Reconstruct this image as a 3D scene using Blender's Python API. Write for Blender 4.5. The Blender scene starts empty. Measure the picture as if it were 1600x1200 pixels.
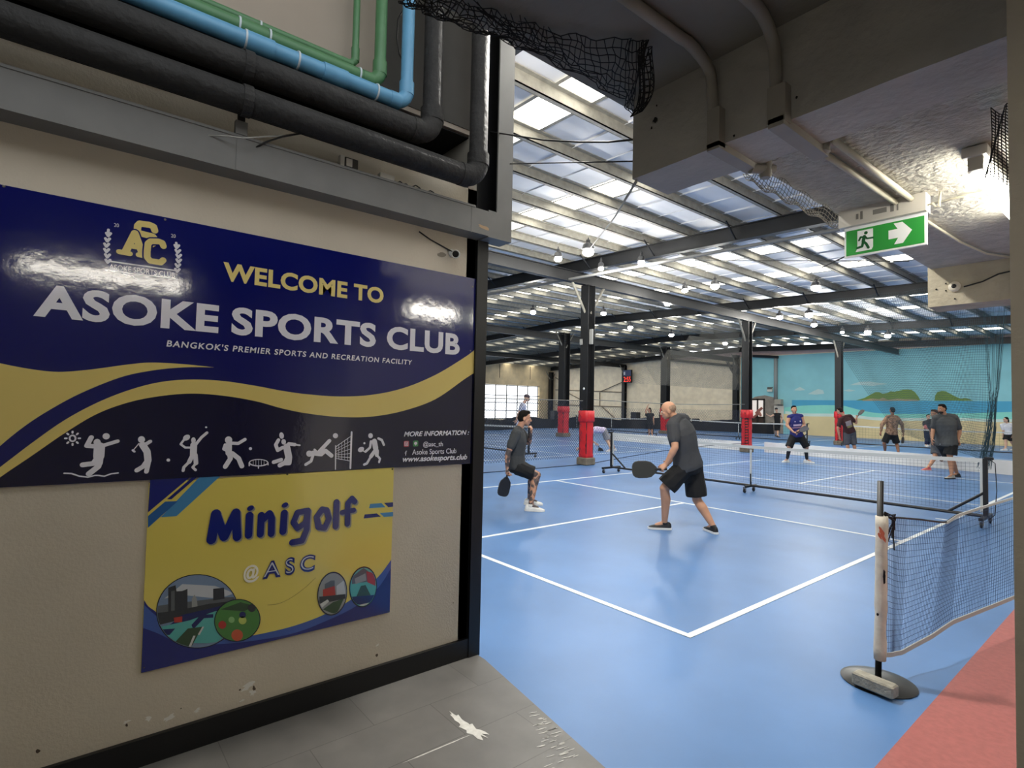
import bpy, math, random
from mathutils import Vector, Matrix
V = Vector
random.seed(7)
scn = bpy.context.scene
COL = scn.collection

# ------------------------------------------------------------------ camera, world, exposure
# metres; X to the right of the court, Y down the court, Z up.  Near right court corner is the origin.
CAM = V((2.1738, -3.3875, 1.5713))
YAW, PITCH, ROLL, FPX = 0.8876, 0.0369, 0.0205, 853.59
_f = V((-math.sin(YAW)*math.cos(PITCH), math.cos(YAW)*math.cos(PITCH), math.sin(PITCH)))
_r0 = V((math.cos(YAW), math.sin(YAW), 0)); _u0 = _r0.cross(_f)
_r = _r0*math.cos(ROLL) + _u0*math.sin(ROLL); _u = _u0*math.cos(ROLL) - _r0*math.sin(ROLL)
cd = bpy.data.cameras.new('camera'); cam = bpy.data.objects.new('camera', cd); COL.objects.link(cam)
cd.sensor_fit = 'HORIZONTAL'; cd.sensor_width = 36.0; cd.lens = FPX/1600*36.0; cd.clip_start = 0.05; cd.clip_end = 300
m = Matrix.Identity(4)
for i in range(3):
    m[i][0], m[i][1], m[i][2], m[i][3] = _r[i], _u[i], -_f[i], CAM[i]
cam.matrix_world = m
scn.camera = cam
scn.view_settings.view_transform = 'Standard'; scn.view_settings.look = 'None'
scn.view_settings.gamma = 1.0; scn.view_settings.use_curve_mapping = False
scn.view_settings.exposure = 0.0
wd = bpy.data.worlds.new('world'); scn.world = wd; wd.use_nodes = True
wd.node_tree.nodes['Background'].inputs[0].default_value = (0.92, 0.96, 1.0, 1)
wd.node_tree.nodes['Background'].inputs[1].default_value = 2.2
SKYLIGHT_STRENGTH = 5.6
LAMP_STRENGTH = 60.0
LAMP_WATTS = 90.0
BATTEN_STRENGTH = 40.0

# a pixel of the photograph as a point in the place
def ray(px, py): return _f + _r*((px-800)/FPX) + _u*((600-py)/FPX)
def at_z(px, py, z=0.0): d = ray(px, py); return CAM + d*((z-CAM.z)/d.z)
def at_x(px, py, x): d = ray(px, py); return CAM + d*((x-CAM.x)/d.x)
def at_y(px, py, y): d = ray(px, py); return CAM + d*((y-CAM.y)/d.y)
def at_d(px, py, zc): return CAM + ray(px, py)*zc
def depth_of(P): return (P-CAM).dot(_f)

# ------------------------------------------------------------------ materials
def lin(c):
    return tuple((x/12.92 if x <= .04045 else ((x+.055)/1.055)**2.4) for x in [v/255 for v in c])
MATS = {}
def mat(name, rgb, rough=0.6, metal=0.0, var=0.0, vscale=3.0, bump=0.0, bscale=40.0, emit=0.0, spec=0.5, ior=1.5, rgb2=None, detail=4.0, coat=0.0, transl=0.0):
    if name in MATS: return MATS[name]
    M = bpy.data.materials.new(name); M.use_nodes = True; nt = M.node_tree; N = nt.nodes; L = nt.links
    b = N['Principled BSDF']; c = lin(rgb)
    b.inputs['Base Color'].default_value = (*c, 1); b.inputs['Roughness'].default_value = rough
    b.inputs['Metallic'].default_value = metal; b.inputs['IOR'].default_value = ior; b.inputs['Specular IOR Level'].default_value = spec
    if coat: b.inputs['Coat Weight'].default_value = coat; b.inputs['Coat Roughness'].default_value = 0.08
    tc = None
    if var or rgb2 or bump:
        tc = N.new('ShaderNodeTexCoord')
    if var or rgb2:
        t = N.new('ShaderNodeTexNoise'); t.inputs['Scale'].default_value = vscale; t.inputs['Detail'].default_value = detail
        L.new(tc.outputs['Object'], t.inputs['Vector'])
        r = N.new('ShaderNodeValToRGB'); r.color_ramp.elements[0].position = .35; r.color_ramp.elements[1].position = .65
        c2 = lin(rgb2) if rgb2 else tuple(min(1, x*(1+var)) for x in c)
        c1 = c if rgb2 else tuple(x*(1-var) for x in c)
        r.color_ramp.elements[0].color = (*c1, 1); r.color_ramp.elements[1].color = (*c2, 1)
        L.new(t.outputs['Fac'], r.inputs['Fac']); L.new(r.outputs['Color'], b.inputs['Base Color'])
    if bump:
        t2 = N.new('ShaderNodeTexNoise'); t2.inputs['Scale'].default_value = bscale; t2.inputs['Detail'].default_value = 5
        L.new(tc.outputs['Object'], t2.inputs['Vector'])
        bp = N.new('ShaderNodeBump'); bp.inputs['Strength'].default_value = bump; bp.inputs['Distance'].default_value = 0.02
        L.new(t2.outputs['Fac'], bp.inputs['Height']); L.new(bp.outputs['Normal'], b.inputs['Normal'])
    if emit:
        b.inputs['Emission Color'].default_value = (*c, 1); b.inputs['Emission Strength'].default_value = emit
    MATS[name] = M
    return M

# ------------------------------------------------------------------ mesh builder
class MB:
    def __init__(s): s.v = []; s.f = []; s.mi = []; s.cur = 0
    def add(s, vs, fs):
        o = len(s.v); s.v += [tuple(x) for x in vs]
        for f in fs: s.f.append(tuple(i+o for i in f)); s.mi.append(s.cur)
        return s
    def box(s, lo, hi):
        x0, y0, z0 = lo; x1, y1, z1 = hi
        return s.add([(x0,y0,z0),(x1,y0,z0),(x1,y1,z0),(x0,y1,z0),(x0,y0,z1),(x1,y0,z1),(x1,y1,z1),(x0,y1,z1)],
                     [(0,3,2,1),(4,5,6,7),(0,1,5,4),(1,2,6,5),(2,3,7,6),(3,0,4,7)])
    def obox(s, c, ax, ay, az, hx, hy, hz, bev=0.0):
        c = V(c); P = []
        if not bev:
            for k in (-1, 1):
                for (i, j) in ((-1,-1),(1,-1),(1,1),(-1,1)): P.append(c+ax*hx*i+ay*hy*j+az*hz*k)
            return s.add(P, [(0,3,2,1),(4,5,6,7),(0,1,5,4),(1,2,6,5),(2,3,7,6),(3,0,4,7)])
        # chamfered along the az direction, with inset top and bottom
        rings = []
        for k, ins in ((-1, bev), (-1+bev/hz, 0), (1-bev/hz, 0), (1, bev)):
            a, b = hx-ins, hy-ins; q = bev
            ring = [(-a+q,-b),(a-q,-b),(a,-b+q),(a,b-q),(a-q,b),(-a+q,b),(-a,b-q),(-a,-b+q)]
            rings.append([c+ax*x+ay*y+az*hz*k for x, y in ring])
        return s.loft(rings)
    def loft(s, rings, caps=True, closed=True):
        n = len(rings[0]); vs = [p for r in rings for p in r]; fs = []
        for i in range(len(rings)-1):
            for j in range(n if closed else n-1):
                k = (j+1) % n
                fs.append((i*n+j, i*n+k, (i+1)*n+k, (i+1)*n+j))
        if caps: fs.append(tuple(range(n-1, -1, -1))); fs.append(tuple((len(rings)-1)*n+j for j in range(n)))
        return s.add(vs, fs)
    def tube(s, pts, r, n=8, caps=True):
        pts = [V(p) for p in pts]; rs = r if isinstance(r, (list, tuple)) else [r]*len(pts)
        rings = []; prev = None
        for i, p in enumerate(pts):
            a = pts[max(i-1, 0)]; b = pts[min(i+1, len(pts)-1)]; d = (b-a)
            if d.length < 1e-9: d = V((0,0,1))
            d.normalize()
            if prev is None:
                h = V((0,0,1)) if abs(d.z) < .9 else V((1,0,0)); x = d.cross(h).normalized()
            else:
                x = prev - d*prev.dot(d)
                x = x.normalized() if x.length > 1e-6 else d.orthogonal().normalized()
            prev = x; y = d.cross(x)
            rings.append([p+(x*math.cos(2*math.pi*k/n)+y*math.sin(2*math.pi*k/n))*rs[i] for k in range(n)])
        return s.loft(rings, caps)
    def strand(s, pts, r): return s.tube(pts, r, 3, False)
    def cyl(s, a, b, r, n=16): return s.tube([a, b], r, n)
    def lathe(s, c, prof, n=24, ax=None, flat=False):
        az = V(ax) if ax else V((0,0,1)); x = az.orthogonal().normalized(); y = az.cross(x); c = V(c)
        return s.loft([[c+az*z+(x*math.cos(2*math.pi*k/n)+y*math.sin(2*math.pi*k/n))*max(r, 1e-4) for k in range(n)] for r, z in prof])
    def ball(s, c, rx, ry=None, rz=None, ax=None, n=12, m=8):
        ry = ry or rx; rz = rz or rx
        A = ax or (V((1,0,0)), V((0,1,0)), V((0,0,1))); c = V(c)
        rings = []
        for i in range(m+1):
            t = math.pi*i/m; z = -math.cos(t); q = max(math.sin(t), 1e-3)
            rings.append([c+A[0]*(rx*q*math.cos(2*math.pi*k/n))+A[1]*(ry*q*math.sin(2*math.pi*k/n))+A[2]*(rz*z) for k in range(n)])
        return s.loft(rings)
    def capsule(s, a, b, ra, rb, n=12):
        a = V(a); b = V(b); d = b-a; L = d.length
        d = d/L if L > 1e-6 else V((0,0,1))
        x = d.orthogonal().normalized(); y = d.cross(x); rings = []
        for t in (-90, -60, -30, 0): 
            q, h = math.cos(math.radians(t)), math.sin(math.radians(t))
            rings.append([a+d*(ra*h)+(x*math.cos(2*math.pi*k/n)+y*math.sin(2*math.pi*k/n))*max(ra*q, 1e-4) for k in range(n)])
        for t in (0, 30, 60, 90):
            q, h = math.cos(math.radians(t)), math.sin(math.radians(t))
            rings.append([b+d*(rb*h)+(x*math.cos(2*math.pi*k/n)+y*math.sin(2*math.pi*k/n))*max(rb*q, 1e-4) for k in range(n)])
        return s.loft(rings)
    def prism(s, pts, off):
        # closed outline pts (3D, planar) given thickness by the vector off
        pts = [V(p) for p in pts]; n = len(pts); off = V(off)
        s.add(pts+[p+off for p in pts], [tuple(range(n)), tuple(range(2*n-1, n-1, -1))]+[(i, (i+1) % n, (i+1) % n+n, i+n) for i in range(n)])
        return s
    def quadstrip(s, A, B, off=None):
        n = len(A); s.add(list(A)+list(B), [(i, i+1, n+i+1, n+i) for i in range(n-1)]); return s

def obj(name, mb, mats, parent=None, smooth=False):
    me = bpy.data.meshes.new(name); me.from_pydata(mb.v, [], mb.f)
    if not isinstance(mats, (list, tuple)): mats = [mats]
    for k in mats: me.materials.append(k)
    if any(mb.mi): me.polygons.foreach_set('material_index', mb.mi)
    if smooth is True: me.polygons.foreach_set('use_smooth', [True]*len(me.polygons))
    me.update()
    o = bpy.data.objects.new(name, me); COL.objects.link(o)
    if smooth == 'auto':
        me.polygons.foreach_set('use_smooth', [True]*len(me.polygons))
        try: me.set_sharp_from_angle(angle=math.radians(38))
        except Exception: pass
    if parent is not None:
        o.parent = parent
        if parent.type == 'EMPTY': o.matrix_parent_inverse = Matrix.Translation(-parent.location)
        else: o.matrix_parent_inverse = parent_inv(parent)
    return o
def parent_inv(p):
    # every mesh is written in world metres, so undo the offset the ancestors give
    q = p
    while q.parent is not None: q = q.parent
    return Matrix.Identity(4)
def tag(o, label, cat, group=None, kind=None):
    o['label'] = label; o['category'] = cat
    if group: o['group'] = group
    if kind: o['kind'] = kind
    return o
def thing(name, label, cat, loc=(0,0,0), group=None):
    o = bpy.data.objects.new(name, None); COL.objects.link(o); o.location = loc; o.empty_display_size = .1
    return tag(o, label, cat, group)
def struct(name, mb, mats, smooth=False, parent=None):
    o = obj(name, mb, mats, parent, smooth)
    if parent is None: o['kind'] = 'structure'
    return o
def copy_tree(o, off, label=None, group=None, parent=None):
    c = o.copy(); COL.objects.link(c)
    if parent is None: c.location = V(o.location)+V(off)
    else: c.parent = parent
    if label: c['label'] = label
    if group: c['group'] = group
    for ch in list(o.children): copy_tree(ch, off, parent=c)
    return c
# flat artwork: strokes and filled outlines laid on a plane through the mapping fn(px,py)
def flat_stroke(mb, pts, w, fn, closed=False):
    P = [fn(*p) for p in pts]
    n = NRM
    lift = lambda: n*(2.5e-5*(len(mb.f) % 24))     # overlapping pieces never share a plane
    for i in range(len(P)-(0 if closed else 1)):
        a, b = P[i], P[(i+1) % len(P)]; d = b-a
        if d.length < 1e-7: continue
        t = n.cross(d).normalized()*(w/2)
        e = lift(); mb.add([a-t+e, b-t+e, b+t+e, a+t+e], [(0,1,2,3)])
    for p in P:
        x = n.orthogonal().normalized(); y = n.cross(x); p = p+lift()
        mb.add([p+(x*math.cos(k*math.pi/6)+y*math.sin(k*math.pi/6))*(w/2) for k in range(12)], [tuple(range(12))])
def flat_disc(mb, c, rx, ry, n=24, ang=0.0, ax=None):
    c = V(c)+NRM*(2.5e-5*(len(mb.f) % 24)); A = ax
    ca, sa = math.cos(ang), math.sin(ang)
    mb.add([c+A[0]*(rx*math.cos(t)*ca-ry*math.sin(t)*sa)+A[1]*(rx*math.cos(t)*sa+ry*math.sin(t)*ca) for t in [2*math.pi*k/n for k in range(n)]], [tuple(range(n))])
def text_mesh(txt, bold=0.0, shear=0.0, space=1.0):
    cu = bpy.data.curves.new('lettering', 'FONT'); cu.body = txt; cu.size = 1.0; cu.offset = bold; cu.shear = shear; cu.space_character = space; cu.fill_mode = 'FRONT'
    cu.resolution_u = 4
    o = bpy.data.objects.new('lettering', cu); COL.objects.link(o)
    dg = bpy.context.evaluated_depsgraph_get(); me = bpy.data.meshes.new_from_object(o.evaluated_get(dg))
    bpy.data.objects.remove(o); bpy.data.curves.remove(cu)
    vs = [v.co.copy() for v in me.vertices]; fs = [tuple(p.vertices) for p in me.polygons]; bpy.data.meshes.remove(me)
    return vs, fs
def put_text(mb, txt, a, b, top, nrm, bold=0.0, shear=0.0, space=1.0, capline=True):
    # a, b: left and right ends of the baseline; top: a point at the height of the capitals
    vs, fs = text_mesh(txt, bold, shear, space)
    if not vs: return
    x0 = min(v.x for v in vs); x1 = max(v.x for v in vs)
    capv, _ = text_mesh('H', bold); cap = max(v.y for v in capv)+0.0
    a = V(a); b = V(b); d = b-a; u = d.normalized(); n = V(nrm); up = n.cross(u)
    h = (V(top)-a).dot(up)
    sx = d.length/(x1-x0); sy = h/cap
    mb.add([a+u*((v.x-x0)*sx)+up*(v.y*sy) for v in vs], fs)
NRM = V((1,0,0))
# ------------------------------------------------------------------ the building
XH, YH0, YH1 = -36.2, -1.35, 32.9          # window wall, near hall wall, end wall
WX = -0.66                                   # face of the sign wall
def roof_z(x): return 4.97 + 0.031*(-max(x, -17.4)) - (0.035*(-17.4-x) if x < -17.4 else 0)   # underside of the rafters
m_blue = mat('court_blue', (86,125,176), .38, var=.13, vscale=.7, bump=.05, bscale=160, detail=8, spec=.32)
m_line = mat('line_white', (232,236,236), .5)
m_red = mat('court_red', (164,93,87), .55, var=.08, vscale=30, bump=.1, bscale=200)
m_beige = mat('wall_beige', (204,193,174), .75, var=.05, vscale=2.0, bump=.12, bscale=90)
m_black = mat('black_paint', (15,15,17), .45)
m_frame = mat('grey_trim', (116,115,112), .55, var=.06, vscale=6)
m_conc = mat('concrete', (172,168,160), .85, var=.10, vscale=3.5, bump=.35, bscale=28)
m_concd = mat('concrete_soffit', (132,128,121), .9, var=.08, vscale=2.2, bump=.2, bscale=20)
m_spray = mat('sprayed_soffit', (172,169,158), .95, var=.1, vscale=14, bump=1.0, bscale=38)

f = MB(); f.box((XH-.3, -1.34, -.15), (9.3, YH1+.3, 0)); f.box((-.62, -2.6, -.15), (9.3, -1.34, 0))
floor = struct('floor_court', f, m_blue)
def court_lines(x1, y0, name):
    # x1: right sideline, y0: near baseline; a 6.10 x 13.41 court drawn as 5 cm lines
    mb = MB(); w = .026; z = .004; x0 = x1-6.10; y1 = y0+13.41
    def ln(xa, ya, xb, yb): z_ = z+.00005*len(mb.f)/6; mb.box((min(xa,xb)-w, min(ya,yb)-w, -.01), (max(xa,xb)+w, max(ya,yb)+w, z_))
    ln(x1,y0,x1,y1); ln(x0,y0,x0,y1); ln(x0,y0,x1,y0); ln(x0,y1,x1,y1)
    ln(x0,y0+4.57,x1,y0+4.57); ln(x0,y0+8.84,x1,y0+8.84)
    ln((x0+x1)/2,y0,(x0+x1)/2,y0+4.57); ln((x0+x1)/2,y0+8.84,(x0+x1)/2,y1)
    obj(name, mb, m_line, floor)
for (x1, y0) in ((0,0), (-10.0,0.2), (-19.6,0.2), (-.6,17.4), (-9.8,17.2), (-19.2,17.2)): court_lines(x1, y0, 'court_lines')
mb = MB(); mb.box((-.02,6.69,-.01), (-.18,6.73,.004)); obj('net_mark', mb, m_line, floor)
f = MB(); f.box((1.29, -1.4, -.1), (2.7, 13.46, .003)); f.box((-.35, 13.46, -.1), (2.7, 17.0, .003)); struct('floor_runoff', f, m_red)
f = MB(); f.box((2.7,-1.4,-.1),(9.3,17,.003)); struct('floor_side', f, mat('side_grey', (150,150,146), .7))

# grey tiles of the entry
M = bpy.data.materials.new('grey_tile'); M.use_nodes = True; N = M.node_tree.nodes; L = M.node_tree.links; b = N['Principled BSDF']
tc = N.new('ShaderNodeTexCoord'); mp = N.new('ShaderNodeMapping'); mp.inputs['Location'].default_value = (0.0, 0.0, 0); mp.inputs['Rotation'].default_value = (0,0,math.pi/2)
br = N.new('ShaderNodeTexBrick'); br.offset = .5
for k, v in (('Scale',1.0),('Mortar Size',.0022),('Brick Width',.62),('Row Height',.325),('Bias',-.4)): br.inputs[k].default_value = v
br.inputs['Color1'].default_value = (*lin((102,100,97)),1); br.inputs['Color2'].default_value = (*lin((94,92,89)),1); br.inputs['Mortar'].default_value = (*lin((78,76,73)),1)
nz = N.new('ShaderNodeTexNoise'); nz.inputs['Scale'].default_value = 5; nz.inputs['Detail'].default_value = 8
mx = N.new('ShaderNodeMixRGB'); mx.blend_type = 'OVERLAY'; mx.inputs['Fac'].default_value = .38
L.new(tc.outputs['Object'], mp.inputs['Vector']); L.new(mp.outputs['Vector'], br.inputs['Vector']); L.new(tc.outputs['Object'], nz.inputs['Vector'])
L.new(br.outputs['Color'], mx.inputs[1]); L.new(nz.outputs['Fac'], mx.inputs[2]); L.new(mx.outputs[0], b.inputs['Base Color']); b.inputs['Roughness'].default_value = .42
f = MB(); f.add([(-.9,-7.5,.003),(4.5,-7.5,.003),(4.5,-2.15,.003),(.563,-1.512,.003),(-.56,-1.335,.003),(-.9,-1.335,.003),(-.9,-7.5,-.1),(4.5,-7.5,-.1),(4.5,-2.15,-.1),(.563,-1.512,-.1),(-.56,-1.335,-.1),(-.9,-1.335,-.1)],
      [(0,1,2,3,4,5),(11,10,9,8,7,6)]+[(i,(i+6),(i+1)%6+6,(i+1)%6) for i in range(6)])
tf = struct('floor_entry', f, M)
m_scuff = mat('scuff_white', (206,204,198), .7, var=.1, vscale=40)
mb = MB(); rs = random.Random(3)
def blotch(mb, c, rx, ry, ang, z, n=14, rough=.35, ax=(V((1,0,0)),V((0,1,0)))):
    P = []
    for k in range(n):
        t = 2*math.pi*k/n; q = 1+rs.uniform(-rough, rough); x = rx*q*math.cos(t); y = ry*q*math.sin(t)
        P.append(V(c)+ax[0]*(x*math.cos(ang)-y*math.sin(ang))+ax[1]*(x*math.sin(ang)+y*math.cos(ang)))
    mb.add(P, [tuple(range(n))])
A = at_z(708,1116,.0045); B = at_z(735,1140,.0045); blotch(mb, (A+B)/2, (B-A).length*.55, .02, math.atan2(B.y-A.y, B.x-A.x), 0, 20)
blotch(mb, at_z(742,1142,.0047), .075, .03, .2, 0, 18, .5)
A = at_z(642,1187,.0044); B = at_z(735,1148,.0044); blotch(mb, (A+B)/2, (B-A).length*.5, .0035, math.atan2(B.y-A.y, B.x-A.x), 0, 30, .3)
for i in range(46):
    t = rs.uniform(.1, 1.0); x = .05+.5*t+rs.uniform(-.06,.03); y = -1.46-.08*t-rs.uniform(.0,.30)*t
    blotch(mb, (x,y,.0046), rs.uniform(.012,.035), .0022, 1.35+rs.uniform(-.1,.1), 0, 8, .4)
obj('scuff_marks', mb, m_scuff, tf)

# sign wall with the slot the pipes run in front of
f = MB()
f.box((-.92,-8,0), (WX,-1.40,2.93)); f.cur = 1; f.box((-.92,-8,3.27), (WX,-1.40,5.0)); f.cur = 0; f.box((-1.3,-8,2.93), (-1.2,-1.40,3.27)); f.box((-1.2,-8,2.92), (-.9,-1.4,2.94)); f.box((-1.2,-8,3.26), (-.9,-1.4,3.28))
wl = struct('wall_left', f, [m_beige, mat('wall_upper_dimmed', (158,147,134), .8, var=.06, vscale=2.0)])  # upper wall coloured greyer to stand for the dimmer light up there
g = MB(); g.box((-1.195,-8,2.945),(-1.19,-1.42,3.255)); g.box((-1.19,-8,2.941),(-.67,-1.405,2.945)); g.box((-1.19,-8,3.255),(-.67,-1.405,3.259)); g.box((-1.19,-1.41,2.946),(-.67,-1.405,3.254)); obj('slot_shade', g, mat('slot_shade_black', (14,14,14), .95), wl)  # black skin inside the slot stands in for its deep shade
g = MB(); g.box((WX,-2.10,3.30),(WX+.006,-1.40,4.9)); obj('dark_wall_area', g, mat('dark_wall_grey', (70,68,64), .85, var=.08, vscale=4), wl)  # thin sheet, darker grey than the wall, over its upper right end
mb = MB(); rs = random.Random(5); YZ = (V((0,1,0)), V((0,0,1)))
for px, py, a, c in ((388,1072,.028,.012),(395,1082,.012,.016),(265,1121,.022,.008),(232,1122,.012,.012),(198,1128,.012,.006),(308,1110,.012,.007),(378,1095,.012,.004),(590,1008,.01,.005)):
    blotch(mb, at_x(px,py,WX+.0008), a, c, .3, 0, 14, .5, YZ)
obj('paint_chips', mb, mat('plaster_white', (225,222,214), .9), wl)
mb = MB()
for px, py, a, c in ((397,1076,.006,.012),(589,1024,.008,.007),(60,1174,.007,.008),(708,942,.003,.003),(283,1107,.003,.003),(198,1133,.004,.006),(375,1078,.004,.004)):
    blotch(mb, at_x(px,py,WX+.0012), a, c, .1, 0, 10, .4, YZ)
obj('wall_holes', mb, mat('hole_brown', (84,72,60), .9), wl)
mb = MB(); blotch(mb, at_x(690,398,WX+.0008), .03, .014, .2, 0, 14, .2, YZ); obj('patch', mb, mat('patch_grey', (150,140,124), .9), wl)
f = MB(); f.box((WX,-8,0), (WX+.022,-1.40,.118)); struct('baseboard_left', f, m_black)
f = MB(); f.box((-.78,-1.405,0), (-.632,-1.322,2.605)); f.box((-.78,-1.405,2.78), (-.655,-1.238,4.9)); struct('trim_doorpost', f, m_black)
# grey steel channel along the wall and the upright it is mitred to
f = MB()
X0, X1 = WX, -.532
f.box((X0,-8,2.611),(X1,-1.40,2.64)); f.box((X1-.03,-8,2.64),(X1,-1.40,2.765)); f.box((X1-.034,-8,2.765),(X1+.004,-1.50,2.777))
f.box((X0,-1.40,2.606),(X1,-1.215,2.775)); f.box((X1-.012,-1.335,2.775),(X1,-1.215,4.9)); f.box((X0,-1.235,2.775),(X1-.012,-1.215,4.9))
struct('trim_channel', f, m_frame)
mb = MB(); mb.box((X1-.002,-2.832,2.611),(X1+.003,-2.795,2.775)); mb.box((X1-.002,-1.529,2.605),(X1+.0012,-1.526,2.775)); obj('joint_cover', mb, m_frame, bpy.data.objects['trim_channel'])
mb = MB(); blotch(mb, (X1+.0008,-1.43,2.655), .05, .012, -.1, 0, 14, .35, YZ); obj('rust_patch', mb, mat('raw_patch', (178,150,118), .9), bpy.data.objects['trim_channel'])
# remaining shell
m_shell = mat('shell_grey', (168,162,150), .85)
f = MB(); f.box((XH,YH0-.12,0),(-.66,YH0,5.6)); struct('wall_near', f, m_shell)
f = MB(); f.box((9,-1.6,0),(9.2,YH1,6)); struct('wall_right', f, m_shell)
f = MB(); f.box((-1.3,-8.1,0),(4.6,-7.9,5)); struct('wall_back', f, mat('wall_cream', (196,188,174), .8))
f = MB(); f.box((4.4,-8,0),(4.6,-1.4,3.0)); struct('wall_entry_right', f, mat('wall_cream', (196,188,174), .8))
m_pillar = mat('pillar_beige', (190,182,168), .8, var=.05, vscale=4, bump=.15, bscale=60)
f = MB(); e = at_y(1580.5,600,-1.62); f.box((e.x,-1.62,0),(4.5,-1.16,2.96)); struct('wall_opening_right', f, m_pillar)

# concrete soffit, downstand beam and the lower sprayed slab beyond it
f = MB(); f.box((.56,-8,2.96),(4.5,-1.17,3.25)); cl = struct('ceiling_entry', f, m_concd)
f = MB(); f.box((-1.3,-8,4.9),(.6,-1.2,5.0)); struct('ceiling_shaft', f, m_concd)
# slightly uneven cast edges
def rough_box(lo, hi, amp, nx):
    mb = MB(); rr = random.Random(11); rings = []
    for i in range(nx+1):
        x = lo[0]+(hi[0]-lo[0])*i/nx; j = lambda: rr.uniform(-amp, amp)
        rings.append([V((x,lo[1]+j(),lo[2]+j())),V((x,hi[1]+j(),lo[2]+j())),V((x,hi[1],hi[2])),V((x,lo[1],hi[2]))])
    return mb.loft(rings)
struct('ceiling_beam', rough_box((.612,-1.436,2.602),(4.4,-1.17,2.97),.004,26), m_conc)
struct('ceiling_canopy', rough_box((1.02,-1.175,2.625),(4.6,1.56,2.95),.003,10), m_spray)
struct('ceiling_far_beam', rough_box((1.0,1.5,2.345),(4.6,1.78,2.64),.004,12), mat('concrete_warm', (168,160,140), .9, var=.12, vscale=6, bump=.4, bscale=30))
mb = MB(); rs = random.Random(8)
for px, py, a in ((1026,165,.004),(1024,188,.012),(1018,200,.005),(1245,152,.004),(1147,212,.004)):
    P = at_y(px,py,-1.4415); blotch(mb, P, a, a*1.4, .4, 0, 9, .4, (V((1,0,0)),V((0,0,1))))
for px, py in ((1463,452),(1478,443),(1478,454),(1492,467)):
    P = at_y(px,py,1.494); blotch(mb, P, .006, .006, 0, 0, 9, .2, (V((1,0,0)),V((0,0,1))))
obj('holes', mb, mat('hole_dark', (30,28,26), .9), bpy.data.objects['ceiling_beam'])

# ------------------------------------------------------------------ hall roof
m_sheet = mat('roof_sheet', (232,232,234), .5, var=.05, vscale=1.2, spec=.4)
m_sky = bpy.data.materials.new('skylight_sheet'); m_sky.use_nodes = True
b = m_sky.node_tree.nodes['Principled BSDF']; b.inputs['Base Color'].default_value = (.9,.88,.8,1); b.inputs['Emission Color'].default_value = (1,.97,.86,1); b.inputs['Emission Strength'].default_value = SKYLIGHT_STRENGTH
m_purlin = mat('galvanised', (150,146,134), .55, var=.14, vscale=9, metal=.0)
m_steel = mat('dark_steel', (27,28,30), .45, var=.12, vscale=5)
strips = [1.15, 4.0, 9.9, 12.8, 18.4, 21.3, 26.9, 29.8]; SW = .66
SX = [9.2, -17.4, XH]
def sheet_z(x): return roof_z(x)+.32+.17
f = MB(); fs = MB(); edges = [-1.2]
for y in strips: edges += [y, y+SW]
edges.append(YH1+.2)
for i in range(0, len(edges)-1, 1):
    ya, yb = edges[i], edges[i+1]
    for xa, xb in ((9.2,-17.4),(-17.4,XH-.3)):
        za, zb = sheet_z(xa), sheet_z(xb)
        if i % 2 == 0:
            n = max(1, int((yb-ya)/.73)); 
            for k in range(n):
                p = ya+(yb-ya)*k/n; q = ya+(yb-ya)*(k+1)/n; dz = .0 if k % 2 else .012
                f.add([(xa,p,za+dz),(xa,q,za+dz),(xb,q,zb+dz),(xb,p,zb+dz)], [(0,1,2,3)])
                if k: f.add([(xa,p,za-.02),(xa,p,za+.03),(xb,p,zb+.03),(xb,p,zb-.02)], [(0,1,2,3)])
roof = struct('ceiling_hall', f, m_sheet)
for y in strips:
    g = MB()
    for xa, xb in ((9.2,-17.4),(-17.4,XH)): g.add([(xa,y,sheet_z(xa)+.012),(xa,y+SW,sheet_z(xa)+.012),(xb,y+SW,sheet_z(xb)+.012),(xb,y,sheet_z(xb)+.012)], [(0,1,2,3)])
    obj('skylight', g, m_sky, roof)
    g = MB()
    for xa, xb in ((9.2,-17.4),(-17.4,XH)):
        for yy in (y, y+SW): g.add([(xa,yy-.03,sheet_z(xa)-.012),(xa,yy+.03,sheet_z(xa)-.012),(xb,yy+.03,sheet_z(xb)-.012),(xb,yy-.03,sheet_z(xb)-.012)], [(0,1,2,3)])
    obj('skylight_edge', g, m_purlin, roof)
x = 8.6
while x > XH:
    g = MB(); z = roof_z(x)+.32; 
    g.box((x-.008,-.2,z-.0),(x+.008,YH1,z+.17)); g.box((x-.075,-.2,z),(x+.008,YH1,z+.012)); g.box((x-.008,-.2,z+.158),(x+.075,YH1,z+.17)); g.box((x-.075,-.2,z),(x-.067,YH1,z+.03))
    obj('purlin', g, m_purlin, roof); x -= 1.03
def ibeam_x(y, xa, xb, zf, depth, w, tw=.012, tf=.016):
    mb = MB()
    for a, c in ((xa, max(min(-17.4, xa), xb)), (max(min(-17.4, xa), xb), xb)):
        if abs(a-c) < 1e-6: continue
        for y0, y1, z0, z1 in ((-w/2,w/2,0,tf),(-w/2,w/2,depth-tf,depth),(-tw/2,tw/2,tf,depth-tf)):
            mb.loft([[V((xx,y+y0,zf(xx)+z0)),V((xx,y+y1,zf(xx)+z0)),V((xx,y+y1,zf(xx)+z1)),V((xx,y+y0,zf(xx)+z1))] for xx in (a, c)])
    return mb
for y in (-.15, 7.4, 15.9, 24.4, 32.6):
    obj('rafter', ibeam_x(y, 9.0, XH, roof_z, .32, .17), m_steel, roof, False)
for y in (7.4, 15.9, 24.4):
    xx = 6.6
    while xx > XH+1:
        g = MB(); 
        for sgn in (-1, 1): g.cyl((xx,y+sgn*.02,roof_z(xx)+.03), (xx,y+sgn*.42,roof_z(xx)+.34), .02, 6)
        obj('fly_brace', g, m_steel, roof); xx -= 2.06
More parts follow.
